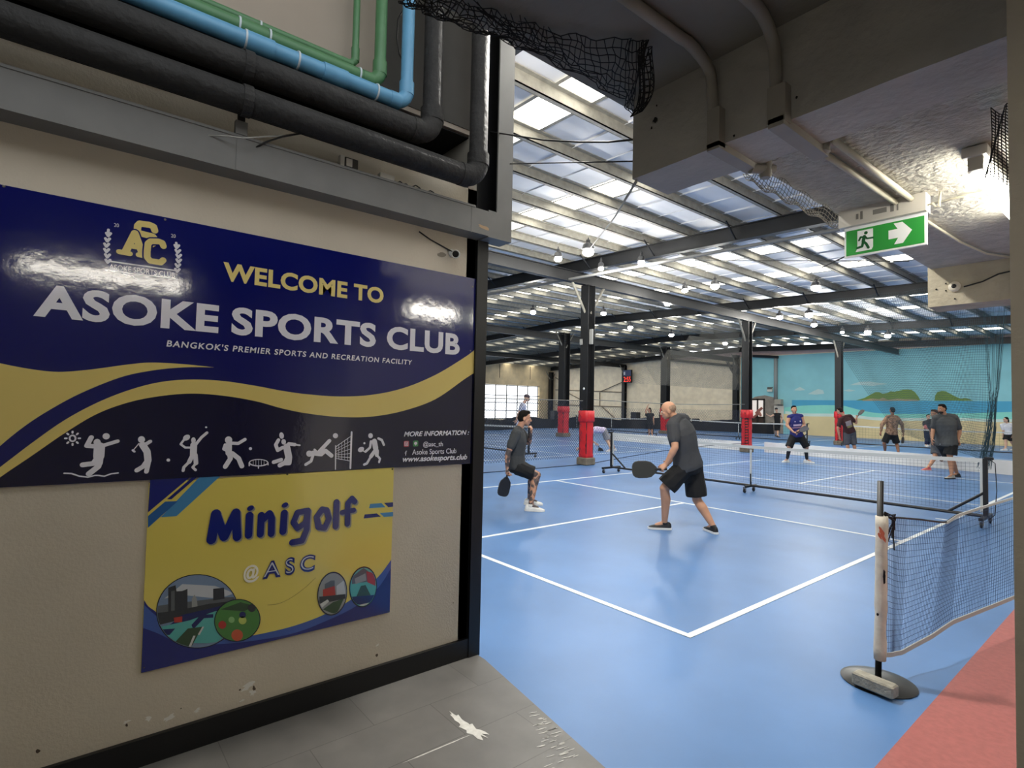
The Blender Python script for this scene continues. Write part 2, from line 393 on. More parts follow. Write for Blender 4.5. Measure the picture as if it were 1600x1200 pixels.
for x in (-7.9, -17.4, -27.3):
    g = MB(); z = 4.80
    for x0, x1, z0, z1 in ((-.08,.08,0,.016),(-.08,.08,.28,.296),(-.007,.007,.016,.28)): g.box((x+x0,-.2,z+z0),(x+x1,YH1,z+z1))
    obj('eave_beam', g, m_steel, roof)
g = MB(); g.cyl(at_z(762,460,4.86), at_z(1312,358,4.86), .035, 10); obj('brace_pipe', g, mat('pipe_grey', (118,118,116), .5), roof)
# end wall: beige bay, mural bay, pink band above
m_beige2 = mat('hall_beige', (248,233,206), .85, var=.08, vscale=2.5, bump=.1, bscale=30)
f = MB(); f.box((XH,YH1,0),(9.2,YH1+.2,5.7)); we = struct('wall_end', f, m_beige2)
m_pink = mat('pink_band', (206,182,176), .85, var=.1, vscale=1.5)
f = MB(); f.prism([(-23.5,YH1-.012,5.2),(9,YH1-.012,5.13),(9,YH1-.012,5.3),(-17.4,YH1-.012,5.75)], (0,.010,0)); obj('upper_band', f, m_pink, we)
# window wall
f = MB(); f.box((XH-.2,-1.4,0),(XH,YH1,.25)); f.box((XH-.2,-1.4,3.3),(XH,YH1,5.3)); f.box((XH-.2,YH1-1.7,.25),(XH,YH1,3.3)); f.box((XH-.2,-1.4,.25),(XH,11.0,3.3))
ww = struct('wall_window', f, mat('window_wall', (222,202,164), .85, var=.1, vscale=2))
g = MB(); y = 11.0
m_bar = mat('window_bar', (58,56,52), .5)
while y < YH1-1.7: g.box((XH-.03,y-.03,.25),(XH+.03,y+.03,3.3)); y += 1.25
for z in (.3,1.0,1.7,2.35,3.25): g.box((XH-.03,11,z-.03),(XH+.03,YH1-1.7,z+.03))
wn = struct('window_1', g, m_bar)
m_glass = bpy.data.materials.new('bright_glass'); m_glass.use_nodes = True
b = m_glass.node_tree.nodes['Principled BSDF']; b.inputs['Base Color'].default_value = (1,1,1,1); b.inputs['Transmission Weight'].default_value = 1; b.inputs['Roughness'].default_value = .05; b.inputs['IOR'].default_value = 1.01
g = MB(); g.box((XH-.008,11,.25),(XH-.002,YH1-1.7,3.3)); obj('pane', g, m_glass, wn)
g = MB(); y = 12.0
while y < YH1: g.box((XH-.01,y-.02,3.9),(XH+.03,y+.02,5.1)); y += 3.6
obj('panel_joint', g, m_bar, ww)
# ------------------------------------------------------------------ welcome sign
SXF = WX+.012                                    # face of the board
def S(px, py, k=0): return at_x(px, py, SXF+.0008*k)
def sign_mat(n, c, bump=.0): return mat(n, c, .10, bump=bump, bscale=22, spec=.5, ior=1.85)
m_navy = sign_mat('sign_navy', (6,16,98), .03); m_navy2 = sign_mat('sign_deep_navy', (5,8,52), .03); m_gold = sign_mat('sign_gold', (230,206,120), .03)
m_swhite = sign_mat('sign_white', (240,237,244), .03); m_sgold = sign_mat('sign_pale_gold', (238,216,138), .03)
ys = -3.95
P_tl, P_tr, P_br, P_bl = V((0,ys,2.366)), V((0,-1.398,2.36)), V((0,-1.392,1.194)), V((0,ys,1.222))
sg = thing('welcome_sign', 'wide navy board reading WELCOME TO ASOKE SPORTS CLUB with gold waves', 'sign', (WX, -2.6, 1.2))
mb = MB(); mb.prism([V((WX,p.y,p.z)) for p in (P_tl, P_tr, P_br, P_bl)], (.012,0,0)); obj('panel', mb, m_navy, sg)
top1 = [(0,567.5),(50,577),(92,581),(140,577.5),(200,569.5),(237,566.5),(287,569),(335,574)]
bot1 = [(0,697),(37,667),(75,642),(125,615),(187,590),(237,579),(287,574),(335,574)]
def dens(pts, n=36):
    # smooth curve through traced points (Catmull-Rom)
    out = []; P = [pts[0]]+list(pts)+[pts[-1]]
    for i in range(1, len(P)-2):
        for k in range(6):
            t = k/6; a, b, c, d = P[i-1], P[i], P[i+1], P[i+2]
            out.append(tuple(.5*((2*b[j])+(-a[j]+c[j])*t+(2*a[j]-5*b[j]+4*c[j]-d[j])*t*t+(-a[j]+3*b[j]-3*c[j]+d[j])*t**3) for j in range(2)))
    out.append(tuple(pts[-1])); return out
def ext(pts, q): return [q]+list(pts)
mb = MB(); A = dens([(-60,545),(-25,559)]+top1); B = dens([(-60,757),(-25,722)]+bot1); mb.quadstrip([S(*p,1) for p in A], [S(*p,1) for p in B]); obj('upper_wave', mb, m_gold, sg)
top2 = [(0,730),(50,692),(100,657),(150,630),(200,610),(250,597),(300,593),(350,595.5),(400,603),(440,610.5),(480,616),(530,619.5),(580,617),(630,606.5),(680,586),(725,559),(741,547)]
bot2 = [(0,746),(50,712),(100,677.5),(150,647.5),(200,629),(250,619),(300,615),(350,618.5),(400,627),(440,638),(480,646),(530,651.5),(580,651),(630,642),(680,624),(725,593),(740.5,583)]
T = dens([(-60,775)]+top2); Bt = dens([(-60,791)]+bot2)
mb = MB(); mb.quadstrip([S(*p,1) for p in T], [S(*p,1) for p in Bt]); obj('lower_wave', mb, m_gold, sg)
mb = MB(); low = []
zb = lambda y: P_bl.z+(P_br.z-P_bl.z)*(y-ys)/(P_br.y-ys)
for p in Bt:
    q = S(*p,.5); 
    if q.z < zb(q.y)+.002: q.z = zb(q.y)+.002
    low.append(q)
mb.quadstrip(low, [V((q.x,q.y,zb(q.y)+.001)) for q in low]); obj('lower_field', mb, m_navy2, sg)
n = V((1,0,0))
def sign_text(name, txt, a, b, cap, m_, par, fnS=S, **k):
    mb = MB(); put_text(mb, txt, fnS(*a,2), fnS(*b,2), fnS(*cap,2), n, **k); return obj(name, mb, m_, par)
sign_text('lettering', 'WELCOME TO', (348,436.5), (599,473.5), (343,408), m_sgold, sg, bold=.036, space=1.04)
sign_text('lettering', 'ASOKE', (52,491), (341,518.5), (93,447), m_swhite, sg, bold=.036, space=1.06)
sign_text('lettering', 'SPORTS', (361,520), (587,541), (366,479.5), m_swhite, sg, bold=.036, space=1.05)
sign_text('lettering', 'CLUB', (604,543), (718,553.5), (606,509), m_swhite, sg, bold=.036, space=1.05)
sign_text('lettering', "BANGKOK'S PREMIER SPORTS AND RECREATION FACILITY", (260,541), (644,570), (260,531.5), m_swhite, sg, bold=.02, shear=.12, space=1.18)
sign_text('lettering', 'MORE INFORMATION :', (631,682), (733,679), (633,674.5), m_swhite, sg, bold=.028, shear=.25)
sign_text('lettering', '@asc_th', (661,697.5), (692,697), (661,690.5), m_swhite, sg, bold=.012)
sign_text('lettering', 'Asoke Sports Club', (644,710.5), (713,708), (644,702.5), m_swhite, sg, bold=.008)
sign_text('lettering', 'www.asokesports.club', (629,721.5), (730,717.5), (629,713), m_swhite, sg, bold=.028, shear=.25)
# small coloured badges
def badge(name, cpx, r, m1, par): 
    mb = MB(); c = S(*cpx,2)
    mb.add([c+V((0,math.copysign(abs(math.cos(t))**.35,math.cos(t))*r,math.copysign(abs(math.sin(t))**.35,math.sin(t))*r)) for t in [2*math.pi*k/24 for k in range(24)]], [tuple(range(24))]); return obj(name, mb, m1, par)
bd = badge('badge', (635,693.5), .017, sign_mat('badge_pink', (206,92,106)), sg)
mb = MB(); c = S(635,693.5,3); q = .010
flat_stroke(mb, [(-q,-q),(q,-q),(q,q),(-q,q)], .003, lambda y,z: c+V((0,y,z)), True)
flat_stroke(mb, [(.0045*math.cos(t),.0045*math.sin(t)) for t in [k*math.pi/5 for k in range(10)]], .0026, lambda y,z: c+V((0,y,z)), True)
flat_disc(mb, c+V((0,.006,.006)), .0014, .0014, 8, 0, (V((0,1,0)),V((0,0,1)))); obj('badge_mark', mb, m_swhite, sg)
bd = badge('badge', (649.5,693), .017, sign_mat('badge_green', (74,146,92)), sg)
mb = MB(); c = S(649.5,693,3); flat_disc(mb, c+V((0,0,.001)), .0105, .0085, 20, 0, (V((0,1,0)),V((0,0,1)))); mb.add([c+V((0,-.004,-.006)),c+V((0,.004,-.006)),c+V((0,.0,-.013))],[(0,1,2)]); obj('badge_mark', mb, m_swhite, sg)
mb = MB(); c = S(634,708,2); flat_stroke(mb, [(.006,.011),(.002,.011),(0,.008),(0,-.012)], .004, lambda y,z: c+V((0,y,z))); flat_stroke(mb, [(-.005,.001),(.005,.001)], .0035, lambda y,z: c+V((0,y,z))); obj('badge_letter', mb, m_swhite, sg)
# crest
Z = lambda x, y: (140+x*.1125, 330+y*.1125)
def pxw(w): return w*.1125*.00355
def SZ(k): return lambda x, y: S(*Z(x, y), k)
mb = MB()
for pts in ([(905,268),(890,215),(835,190),(700,172),(668,205),(662,275),(690,305),(880,352),(905,385),(895,440),(840,470)],): flat_stroke(mb, pts, pxw(66), SZ(2))
obj('crest_letter', mb, m_sgold, sg)
def crest_gap(paths, k):
    mb = MB()
    for w, pts in paths: flat_stroke(mb, pts, pxw(w), SZ(k))
    obj('crest_gap', mb, m_navy, sg)
crest_gap([(96,[(630,305),(500,560)]),(96,[(630,305),(735,600)])], 2.5)
mb = MB()
for pts in ([(630,305),(500,560)],[(630,305),(735,600)],[(545,478),(700,505)],[(410,562),(560,590)],[(680,605),(770,622)]): flat_stroke(mb, pts, pxw(68 if pts[0]==(630,305) else 52), SZ(3))
obj('crest_letter', mb, m_sgold, sg)
crest_gap([(92,[(1010,440),(960,420),(850,418),(812,450),(800,560),(800,640),(840,690),(985,714)])], 3.5)
mb = MB()
flat_stroke(mb, [(1025,485),(1010,440),(960,420),(850,418),(812,450),(800,560),(800,640),(840,690),(985,714),(1022,680)], pxw(62), SZ(4)); obj('crest_letter', mb, m_sgold, sg)
for side, x0 in ((1,240),(-1,1225)):
    mb = MB()
    for i in range(6):
        yy = (300+i*74) if side == 1 else (468+i*66)
        xx = x0+side*(-8 if i in (2,3) else (10 if i > 4 else 4))+(side*14 if i==0 else 0)
        flat_stroke(mb, [(xx,yy+44),(xx+34,yy+8)], pxw(26), SZ(2)); flat_stroke(mb, [(xx,yy+44),(xx-24,yy+4)], pxw(26), SZ(2))
    flat_stroke(mb, [(x0+side*22,258 if side==1 else 440),(x0+side*14,330 if side==1 else 480)], pxw(24), SZ(2))
    obj('laurel', mb, m_swhite, sg)
mb = MB(); flat_stroke(mb, [(245,690),(1220,828)], pxw(14), SZ(2)); flat_stroke(mb, [(230,822),(1190,935)], pxw(14), SZ(2)); flat_stroke(mb, [(470,872),(560,905),(600,900),(650,945)], pxw(14), SZ(2)); obj('crest_line', mb, m_swhite, sg)
sign_text('lettering', 'ASOKE SPORTS CLUB', Z(268,803), Z(1185,925), Z(272,730), m_swhite, sg, bold=.012)
sign_text('lettering', '20', Z(340,215), Z(408,224), Z(342,165), m_swhite, sg)
sign_text('lettering', '20', Z(1132,362), Z(1195,370), Z(1134,315), m_swhite, sg)
# row of sport pictograms (stick figures)
Q1 = lambda x, y: (80+x*.2125, 660+y*.2125)
Q2 = lambda x, y: (400+x*.2125, 660+y*.2125)
pw = .2125*.0029
def picto(Q, strokes, discs):
    mb = MB(); fn = lambda x, y: S(*Q(x, y), 2)
    for w, pts in strokes: flat_stroke(mb, pts, w*pw, fn)
    for x, y, rx, ry, a in discs:
        e = NRM*(2.5e-5*(len(mb.f) % 24)); ca, sa = math.cos(a), math.sin(a); q = [2*math.pi*k/20 for k in range(20)]
        mb.add([fn(x+rx*math.cos(t)*ca-ry*math.sin(t)*sa, y-rx*math.cos(t)*sa-ry*math.sin(t)*ca)+e for t in q], [tuple(range(20))])
    return obj('pictogram', mb, m_swhite, sg)
circ = lambda x, y, r: [(x+r*math.cos(k*math.pi/8), y+r*math.sin(k*math.pi/8)) for k in range(17)]
picto(Q1, [(10,circ(157,117,22))]+[(11,[(157+44*math.cos(a),117+40*math.sin(a)),(157+55*math.cos(a),117+50*math.sin(a))]) for a in [k*math.pi/4 for k in range(8)]], [])
picto(Q1, [(28,[(295,110),(262,172),(330,176)]),(60,[(355,180),(350,250)]),(50,[(352,250),(345,300)]),(24,[(375,172),(488,138)]),(32,[(340,260),(310,302),(232,312)]),(34,[(355,290),(345,325),(278,378)]),(9,[(95,374),(150,376),(210,396),(270,403),(320,390),(350,390),(390,396),(440,378),(492,372)])], [(338,148,27,27,0),(404,102,27,23,0)])
picto(Q1, [(42,[(672,165),(705,215),(712,280),(700,310)]),(24,[(680,170),(728,140)]),(6,[(645,155),(603,205)]),(14,[(600,205),(612,215)]),(30,[(700,290),(675,325),(630,352)]),(28,[(715,300),(700,362)])], [(664,126,26,25,0)])
picto(Q1, [], [(861,277,14,12,0)])
picto(Q1, [(44,[(1048,165),(1045,240)]),(15,[(1020,185),(985,185),(952,160),(978,125)]),(20,[(1065,160),(1105,110),(1145,76)]),(30,[(1040,240),(1015,290)]),(20,[(1015,290),(975,330),(970,355)]),(30,[(1060,240),(1065,300)]),(18,[(1065,300),(1040,330),(1062,350)])], [(1046,132,17,22,0),(995,112,28,20,.5),(1139,36,8,7,0)])
picto(Q1, [(44,[(1305,165),(1305,225)]),(24,[(1280,165),(1270,195),(1318,220)]),(24,[(1320,152),(1375,155),(1425,125)]),(34,[(1310,235),(1318,265),(1280,325)]),(34,[(1330,228),(1378,265),(1402,322)]),(7,[(1457,296)]+[(1525+68*math.cos(k*math.pi/10),296+24*math.sin(k*math.pi/10)) for k in range(10,31)]),(9,[(1525+68*math.cos(k*math.pi/10),296+24*math.sin(k*math.pi/10)) for k in range(0,11)]),(9,[(1456,296),(1456,318)]),(9,[(1524,322),(1524,336)]),(9,[(1594,296),(1594,312)])]+[(3,[(1525+dx,276),(1525+dx,316)]) for dx in (-40,-20,0,20,40)], [(1304,130,27,27,0),(1465,193,12,11,0)])
picto(Q2, [(54,[(225,180),(240,250)]),(28,[(195,185),(160,205),(145,165),(165,130)]),(28,[(240,158),(285,163)]),(14,[(285,163),(322,168)]),(36,[(235,255),(215,295),(175,315)]),(34,[(250,255),(245,300),(205,300)]),(30,[(185,275),(130,292)])], [(203,143,17,20,0),(188,97,17,24,.2)])
picto(Q2, [(40,[(420,225),(475,232)]),(32,[(465,215),(540,135)]),(34,[(480,235),(510,208),(555,245)]),(24,[(420,240),(405,285),(365,310)]),(18,[(430,200),(455,225)])], [(392,230,23,23,0),(584,98,19,19,0)])
picto(Q2, [(10,[(586,172),(584,345)]),(16,[(703,72),(694,336)]),(5,[(586,180),(700,100)]),(4,[(586,198),(700,135)]),(4,[(586,214),(698,160)]),(4,[(586,230),(698,195)]),(4,[(586,240),(698,228)]),(4,[(586,252),(696,258)]),(5,[(586,264),(694,284)])]+[(3,[(586+k*22,176-k*15),(586+k*22,266+k*3)]) for k in (1,2,3,4)], [])
picto(Q2, [(50,[(870,140),(880,190)]),(22,[(900,118),(925,130),(940,165)]),(22,[(845,140),(838,185),(805,215)]),(36,[(870,215),(845,250)]),(22,[(845,250),(815,302),(795,310)]),(36,[(890,210),(888,240)]),(20,[(888,240),(912,268),(905,292)]),(10,[(805,218),(785,208)])], [(842,98,17,19,0),(797,153,8,8,0),(772,199,24,18,.5)])
m_screw = mat('screw', (120,118,110), .4, metal=.6)
for px, py in ((6,291),(258,343),(738.5,448),(735,548),(712,703)):
    mb = MB(); mb.lathe(S(px,py), [(.005,0),(.004,.002),(.001,.0025)], 10, (1,0,0)); obj('screw', mb, m_screw, sg)

# ------------------------------------------------------------------ minigolf sign
m_yel = sign_mat('golf_yellow', (232,212,104), .03); m_blu = sign_mat('golf_blue', (20,32,118), .03); m_sky2 = sign_mat('golf_light_blue', (70,140,190), .03); m_mid = sign_mat('golf_mid_blue', (60,92,170), .03)
mg = thing('minigolf_sign', 'yellow board reading Minigolf with four oval photos below the navy board', 'sign', (WX, -2.5, .4))
def G(px, py, k=0): return at_x(px, py, WX+.010+.0007*k)
gy0, gy1, gz0, gz1 = -3.097, -1.938, .393, 1.2
mb = MB(); mb.box((WX,gy0,gz0),(WX+.010,gy1,gz1)); obj('panel', mb, m_yel, mg)
def gpoly(name, pts, m_, k, par=None):
    mb = MB(); mb.add([G(*p,k) for p in pts], [tuple(range(len(pts)))]); return obj(name, mb, m_, par or mg)
g1 = lambda x, y: (200+x*.2833, 720+y*.2833)
def gz(pts): return [g1(*p) for p in pts]
gpoly('corner_stripe', gz([(122,105),(340,92),(110,285)]), m_blu, 1)
gpoly('corner_stripe', gz([(352,93),(378,92),(240,212),(215,212)]), m_blu, 2)
gpoly('corner_stripe', gz([(392,92),(510,84),(268,305),(180,312)]), m_sky2, 1)
gpoly('corner_stripe', gz([(110,305),(205,225),(275,222),(110,370)]), sign_mat('golf_stripe_blue', (38,96,160)), 2)
gpoly('speed_stripe', gz([(1335,238),(1398,233),(1420,256),(1330,262)]), m_sky2, 1); gpoly('speed_stripe', gz([(1412,232),(1462,229),(1462,253),(1436,256)]), m_blu, 1)
gpoly('speed_stripe', gz([(1305,296),(1372,290),(1395,308),(1300,318)]), m_blu, 1); gpoly('speed_stripe', gz([(1388,288),(1462,282),(1462,306),(1412,310)]), m_sky2, 1)
# blue swoops along the bottom
A = dens(gz([(75,1155),(78,925),(160,960),(300,1020),(470,1015),(650,985),(900,935),(1100,870),(1260,790),(1380,690),(1450,605)]))
def swoop(pts, name, m_, k):
    mb = MB(); top = [G(*p,k) for p in pts]; top = [V((p.x,min(max(p.y,gy0+.001),gy1-.001),p.z)) for p in top]
    mb.quadstrip(top, [V((p.x,p.y,gz0+.001)) for p in top]); obj(name, mb, m_, mg)
swoop(dens(gz([(82,755),(110,800),(150,830),(165,850)])), 'swoop', m_blu, 1)
swoop(dens(gz([(85,790),(150,850),(300,960),(470,985),(650,970),(900,915),(1100,840),(1260,745),(1380,640),(1452,545)])), 'swoop', m_mid, 2)
swoop(dens(gz([(78,920),(160,950),(300,1010),(470,1012),(650,998),(900,955),(1100,880),(1260,800),(1380,700),(1452,590)])), 'swoop', m_blu, 3)
# bubble lettering
m_let = sign_mat('golf_lettering', (24,36,122)); m_shd = sign_mat('golf_letter_shadow', (150,150,140))
LT = [(56,[(460,435),(485,292)]),(52,[(485,292),(530,420)]),(52,[(530,420),(595,285)]),(52,[(595,285),(602,420)]),
      (46,[(670,300),(665,410)]),(44,[(735,300),(730,405)]),(44,[(737,330),(780,290),(792,318),(790,402)]),(46,[(862,288),(855,390)]),
      (40,[(985,275),(935,285),(912,340),(935,372),(980,340),(990,280)]),(42,[(992,275),(985,380),(960,440),(905,450)]),
      (42,[(1070,268),(1040,310),(1050,365),(1085,370),(1108,320),(1095,272),(1070,268)]),(44,[(1150,228),(1145,362)]),(42,[(1250,225),(1235,208),(1212,235),(1210,348)]),(36,[(1180,285),(1245,272)])]
for k, m_, dx, dy in ((4, m_shd, 7, 7), (5, m_let, 0, 0)):
    mb = MB()
    for w, pts in LT: flat_stroke(mb, [(x+dx,y+dy) for x, y in pts], w*.2833*.0026, lambda x, y: G(*g1(x, y), k))
    for x, y in ((676,261),(866,244)): flat_disc(mb, G(*g1(x+dx,y+dy),k), 17*.2833*.0033, 13*.2833*.0033, 16, .4, (V((0,1,0)),V((0,0,1))))
    obj('lettering' if k == 5 else 'letter_shadow', mb, m_, mg)
Gs = lambda px, py, k: G(px, py, k+3)
sign_text('lettering', '@', g1(636,656), g1(724,640), g1(636,586), sign_mat('golf_cream', (252,247,226)), mg, Gs, bold=.03)
for ch, a, b, c in (('A',(742,648),(842,634),(760,556)),('S',(866,628),(920,618),(866,538)),('C',(945,612),(1028,602),(945,524))):
    sign_text('lettering', ch, g1(*a), g1(*b), g1(*c), m_let, mg, Gs, bold=.05)
    mb = MB(); put_text(mb, ch, G(*g1(a[0]+7,a[1]-4),6.5), G(*g1(b[0]-7,b[1]-4),6.5), G(*g1(c[0]+7,c[1]+9),6.5), n, bold=-.018); obj('lettering', mb, sign_mat('golf_inner', (206,210,220)), mg)
mb = MB(); flat_stroke(mb, dens(gz([(770,795),(830,788),(900,755),(970,705),(1035,645)])), .0016, lambda x, y: G(x,y,1)); obj('scratch', mb, mat('scratch', (150,128,60), .6), mg)
# the four oval photos
UV = (V((0,1,0)), V((0,0,1))); PXG = .2833*.0033
def oval(name, c, rx, ry, ang, k, base, items):
    ca0, sa0 = math.cos(ang), math.sin(ang); ring = lambda q, kk: [G(*g1(c[0]+rx*q*math.cos(t)*ca0-ry*q*math.sin(t)*sa0, c[1]-(rx*q*math.cos(t)*sa0+ry*q*math.sin(t)*ca0)), kk) for t in [2*math.pi*i/44 for i in range(44)]]
    mb = MB(); mb.add(ring(1+5/rx, k), [tuple(range(44))]); o = obj(name, mb, sign_mat('oval_rim', (16,24,50)), mg)
    mb = MB(); mb.add(ring(1, k+.6), [tuple(range(44))]); obj('photo_ground', mb, base, o)
    def inside(x, y):
        dx, dy = (x-c[0]), -(y-c[1]); ca, sa = math.cos(-ang), math.sin(-ang); u, v = dx*ca-dy*sa, dx*sa+dy*ca
        q = math.hypot(u/rx, v/ry)
        if q > .985: u, v = u/q*.985, v/q*.985
        ca, sa = math.cos(ang), math.sin(ang); return (c[0]+u*ca-v*sa, c[1]-(u*sa+v*ca))
    for j, (m_, pts) in enumerate(items):
        P = []
        for a, b in zip(pts, pts[1:]+pts[:1]):
            for t in range(6): P.append(inside(a[0]+(b[0]-a[0])*t/6, a[1]+(b[1]-a[1])*t/6))
        mb = MB(); mb.add([G(*g1(*p), k+1.0+.25*j) for p in P], [tuple(range(len(P)))]); obj('photo_patch', mb, m_, o)
    return o
ph = {n_: sign_mat('photo_'+n_, c) for n_, c in dict(sky=(120,140,170),cloud=(196,200,206),dark=(44,48,56),grey=(92,96,100),pale=(150,152,150),teal=(88,178,172),navy=(22,32,92),green=(48,76,48),grass=(74,132,62),red=(176,52,44),white=(206,208,204),orange=(206,92,60),lime=(190,206,104),blue=(50,76,150)).items()}
oval('oval_photo', (382,830), 222, 200, .08, 3.2, ph['sky'], [(ph['cloud'],[(200,760),(300,680),(480,690),(590,730),(500,760),(300,740)]),(ph['grey'],[(165,800),(230,790),(600,745),(600,800),(160,900)]),(ph['dark'],[(222,700),(262,686),(268,720),(300,718),(328,706),(328,860),(222,880)]),(ph['grey'],[(238,720),(258,716),(258,860),(238,866)]),(ph['pale'],[(352,760),(366,738),(380,760),(384,810),(352,812)]),(ph['dark'],[(470,706),(530,700),(532,760),(470,770)]),(ph['dark'],[(165,840),(300,820),(440,790),(600,770),(600,790),(160,910)]),(ph['navy'],[(300,850),(600,780),(610,900),(160,960)]),(ph['teal'],[(160,920),(340,880),(480,830),(610,820),(560,1010),(180,1000)]),(ph['navy'],[(180,930),(260,925),(230,960),(180,965)]),(ph['navy'],[(350,905),(400,850),(470,845),(470,865),(420,868),(360,930)]),(ph['green'],[(250,1010),(330,925),(410,915),(345,1035),(260,1035)]),(ph['white'],[(410,915),(420,915),(395,960),(385,958)]),(ph['white'],[(360,965),(372,965),(345,1032),(332,1032)]),(ph['red'],[(252,865),(300,858),(298,890),(255,892)])])
oval('oval_photo', (603,880), 124, 112, .3, 8.2, ph['grass'], [(ph['green'],[(510,820),(620,780),(700,800),(640,830)])])
par = mg.children[-1]
for x, y, r, m_ in ((520,905,22,'red'),(571,877,17,'grass'),(632,850,18,'navy'),(632,880,22,'lime'),(602,962,32,'orange'),(683,812,22,'dark')):
    mb = MB(); mb.add([G(*g1(x+r*math.cos(t),y-r*math.sin(t)),9.8) for t in [math.pi*i/10 for i in range(20)]], [tuple(range(20))]); obj('photo_ball', mb, ph[m_] if m_ != 'grass' else sign_mat('photo_pale_green', (140,190,120)), par)
oval('oval_photo', (1127,733), 77, 114, -.12, 4.2, ph['pale'], [(ph['grey'],[(1085,680),(1120,660),(1140,660),(1140,760),(1085,770)]),(ph['cloud'],[(1150,690),(1190,660),(1200,740),(1150,750)]),(ph['red'],[(1075,710),(1140,690),(1145,745),(1075,760)]),(ph['dark'],[(1055,750),(1200,735),(1200,760),(1055,790)]),(ph['green'],[(1075,820),(1130,780),(1190,760),(1150,850)]),(ph['white'],[(1060,790),(1100,765),(1110,775),(1070,810)])])
oval('oval_photo', (1297,696), 71, 106, -.1, 4.2, ph['teal'], [(ph['grey'],[(1235,640),(1300,590),(1365,640),(1365,660),(1235,680)]),(ph['red'],[(1315,610),(1365,620),(1365,690),(1320,670)]),(ph['pale'],[(1250,650),(1310,620),(1315,660),(1255,680)]),(ph['green'],[(1285,690),(1310,685),(1340,745),(1260,748)]),(ph['navy'],[(1235,750),(1360,740),(1340,800),(1250,790)]),(ph['white'],[(1275,795),(1330,782),(1320,800),(1290,806)])])
for px, py in ((449,741),(613,733),(606,955),(225,1043)):
    mb = MB(); mb.lathe(G(px,py), [(.005,0),(.004,.002),(.001,.0025)], 10, (1,0,0)); obj('screw', mb, mat('screw_dark', (60,56,50), .5), mg)

# ------------------------------------------------------------------ pipes on the sign wall
PXP = -.50
def pz(px, py, x=PXP): return at_x(px, py, x)
def elbow_path(y0, z, yv, ztop, x, r, n=6, slope=0.0):
    pts = [V((x, y0, z+slope*(yv-y0)))]
    for k in range(n+1):
        a = math.pi/2*k/n; pts.append(V((x, yv-r+r*math.sin(a), z+r-r*math.cos(a))))
    pts.append(V((x, yv, z+r+.06))); pts.append(V((x, yv, ztop))); return pts
m_ins = mat('black_insulation', (38,37,36), .75, var=.25, vscale=8, bump=.5, bscale=30)
m_bp = mat('pipe_blue', (92,150,186), .4, var=.05, vscale=12); m_gp = mat('pipe_green', (72,118,78), .45, var=.07, vscale=10)
XA = -.46
def pipe(name, label, mat_, y0, z, yv, ztop, x, r, bend, rings=(), ringmat=None, coup=(), rvk=.88):
    t = thing(name, label, 'pipe', (x, yv, z))
    rv = r*rvk; mb = MB(); E_ = elbow_path(y0, z, yv, ztop, x, bend); mb.tube(E_, [r]*(len(E_)-2)+[rv]*2, 18); obj('pipe_run', mb, mat_, t, True)
    for y in coup: mb = MB(); mb.cyl((x,y-.06,z),(x,y+.06,z), r*1.14, 18); obj('coupling', mb, mat_, t, 'auto')
    for y in rings: mb = MB(); mb.cyl((x,y-.004,z),(x,y+.004,z), r*1.16, 18); obj('joint_ring', mb, ringmat, t, 'auto')
    for a, b in (((x,yv-bend-.03,z),(x,yv-bend+.03,z)), ((x,yv,z+bend-.02),(x,yv,z+bend+.05))):
        mb = MB(); mb.cyl(a, b, r*1.06, 18); obj('elbow_socket', mb, mat_, t, 'auto')
    return t
pipe('insulated_pipe', 'lower thick black insulated pipe ending in upright beside the steel corner', m_ins, -5.2, 2.905, -1.54, 4.88, -.46, .062, .10)
pipe('insulated_pipe', 'upper thick black insulated pipe turning up beside the blue pipe', m_ins, -5.2, 3.062, -1.86, 4.88, -.46, .062, .10)
m_ring = mat('ring_white', (190,200,205), .5)
pipe('water_pipe', 'light blue pipe with elbow running above the black pipes', m_bp, -5.2, 3.182, -2.023, 4.88, -.46, .038, .07, (-2.83,-2.60,-2.20), m_ring, (-2.42,-2.77))
pipe('drain_pipe', 'thick green pipe with couplings above the blue pipe', m_gp, -5.2, 3.258, -2.163, 4.88, -.50, .035, .07, (-2.85,-2.72,-2.28), m_ring, (-2.79,))
pipe('green_pipe', 'thin green pipe uppermost on the sign wall', m_gp, -5.2, 3.325, -2.284, 4.88, -.54, .020, .045, (-2.75,), m_ring)
hg = thing('pipe_hanger', 'metal strap hanger holding the pipes above the wall channel', 'bracket', (-.5,-2.82,2.78))
mb = MB(); mb.box((-.547,-2.83,2.80),(-.532,-2.80,3.14)); obj('strap', mb, m_ins, hg)
mb = MB(); mb.box((-.555,-2.84,2.778),(-.525,-2.79,2.84)); obj('foot', mb, m_frame, hg)
for z in (2.905, 3.062): mb = MB(); mb.cyl((-.46,-2.835,z),(-.46,-2.795,z), .069, 18); obj('clamp', mb, m_ins, hg)
def wire(name, label, pts, r, m_, cat='cable'):
    mb = MB(); mb.tube(pts, r, 6); return tag(obj(name, mb, m_, None, True), label, cat)
m_wire = mat('cable_dark', (28,27,26), .6); m_wirel = mat('cable_light', (170,168,160), .6)
X1 = -.532
bx = thing('junction_box', 'small white and dark switch box standing on the steel channel', 'box', (-.55,-2.28,2.78))
P = at_x(545,268,-.56); mb = MB(); mb.box((-.585,P.y-.025,2.777),(-.55,P.y+.045,2.777+.06)); obj('casing', mb, mat('box_dark', (52,48,44), .6), bx); mb = MB(); mb.box((-.552,P.y-.02,2.79),(-.545,P.y+.012,2.83)); mb.box((-.585,P.y-.05,2.777),(-.55,P.y-.028,2.84)); obj('cover', mb, mat('box_white', (196,192,184), .6), bx)
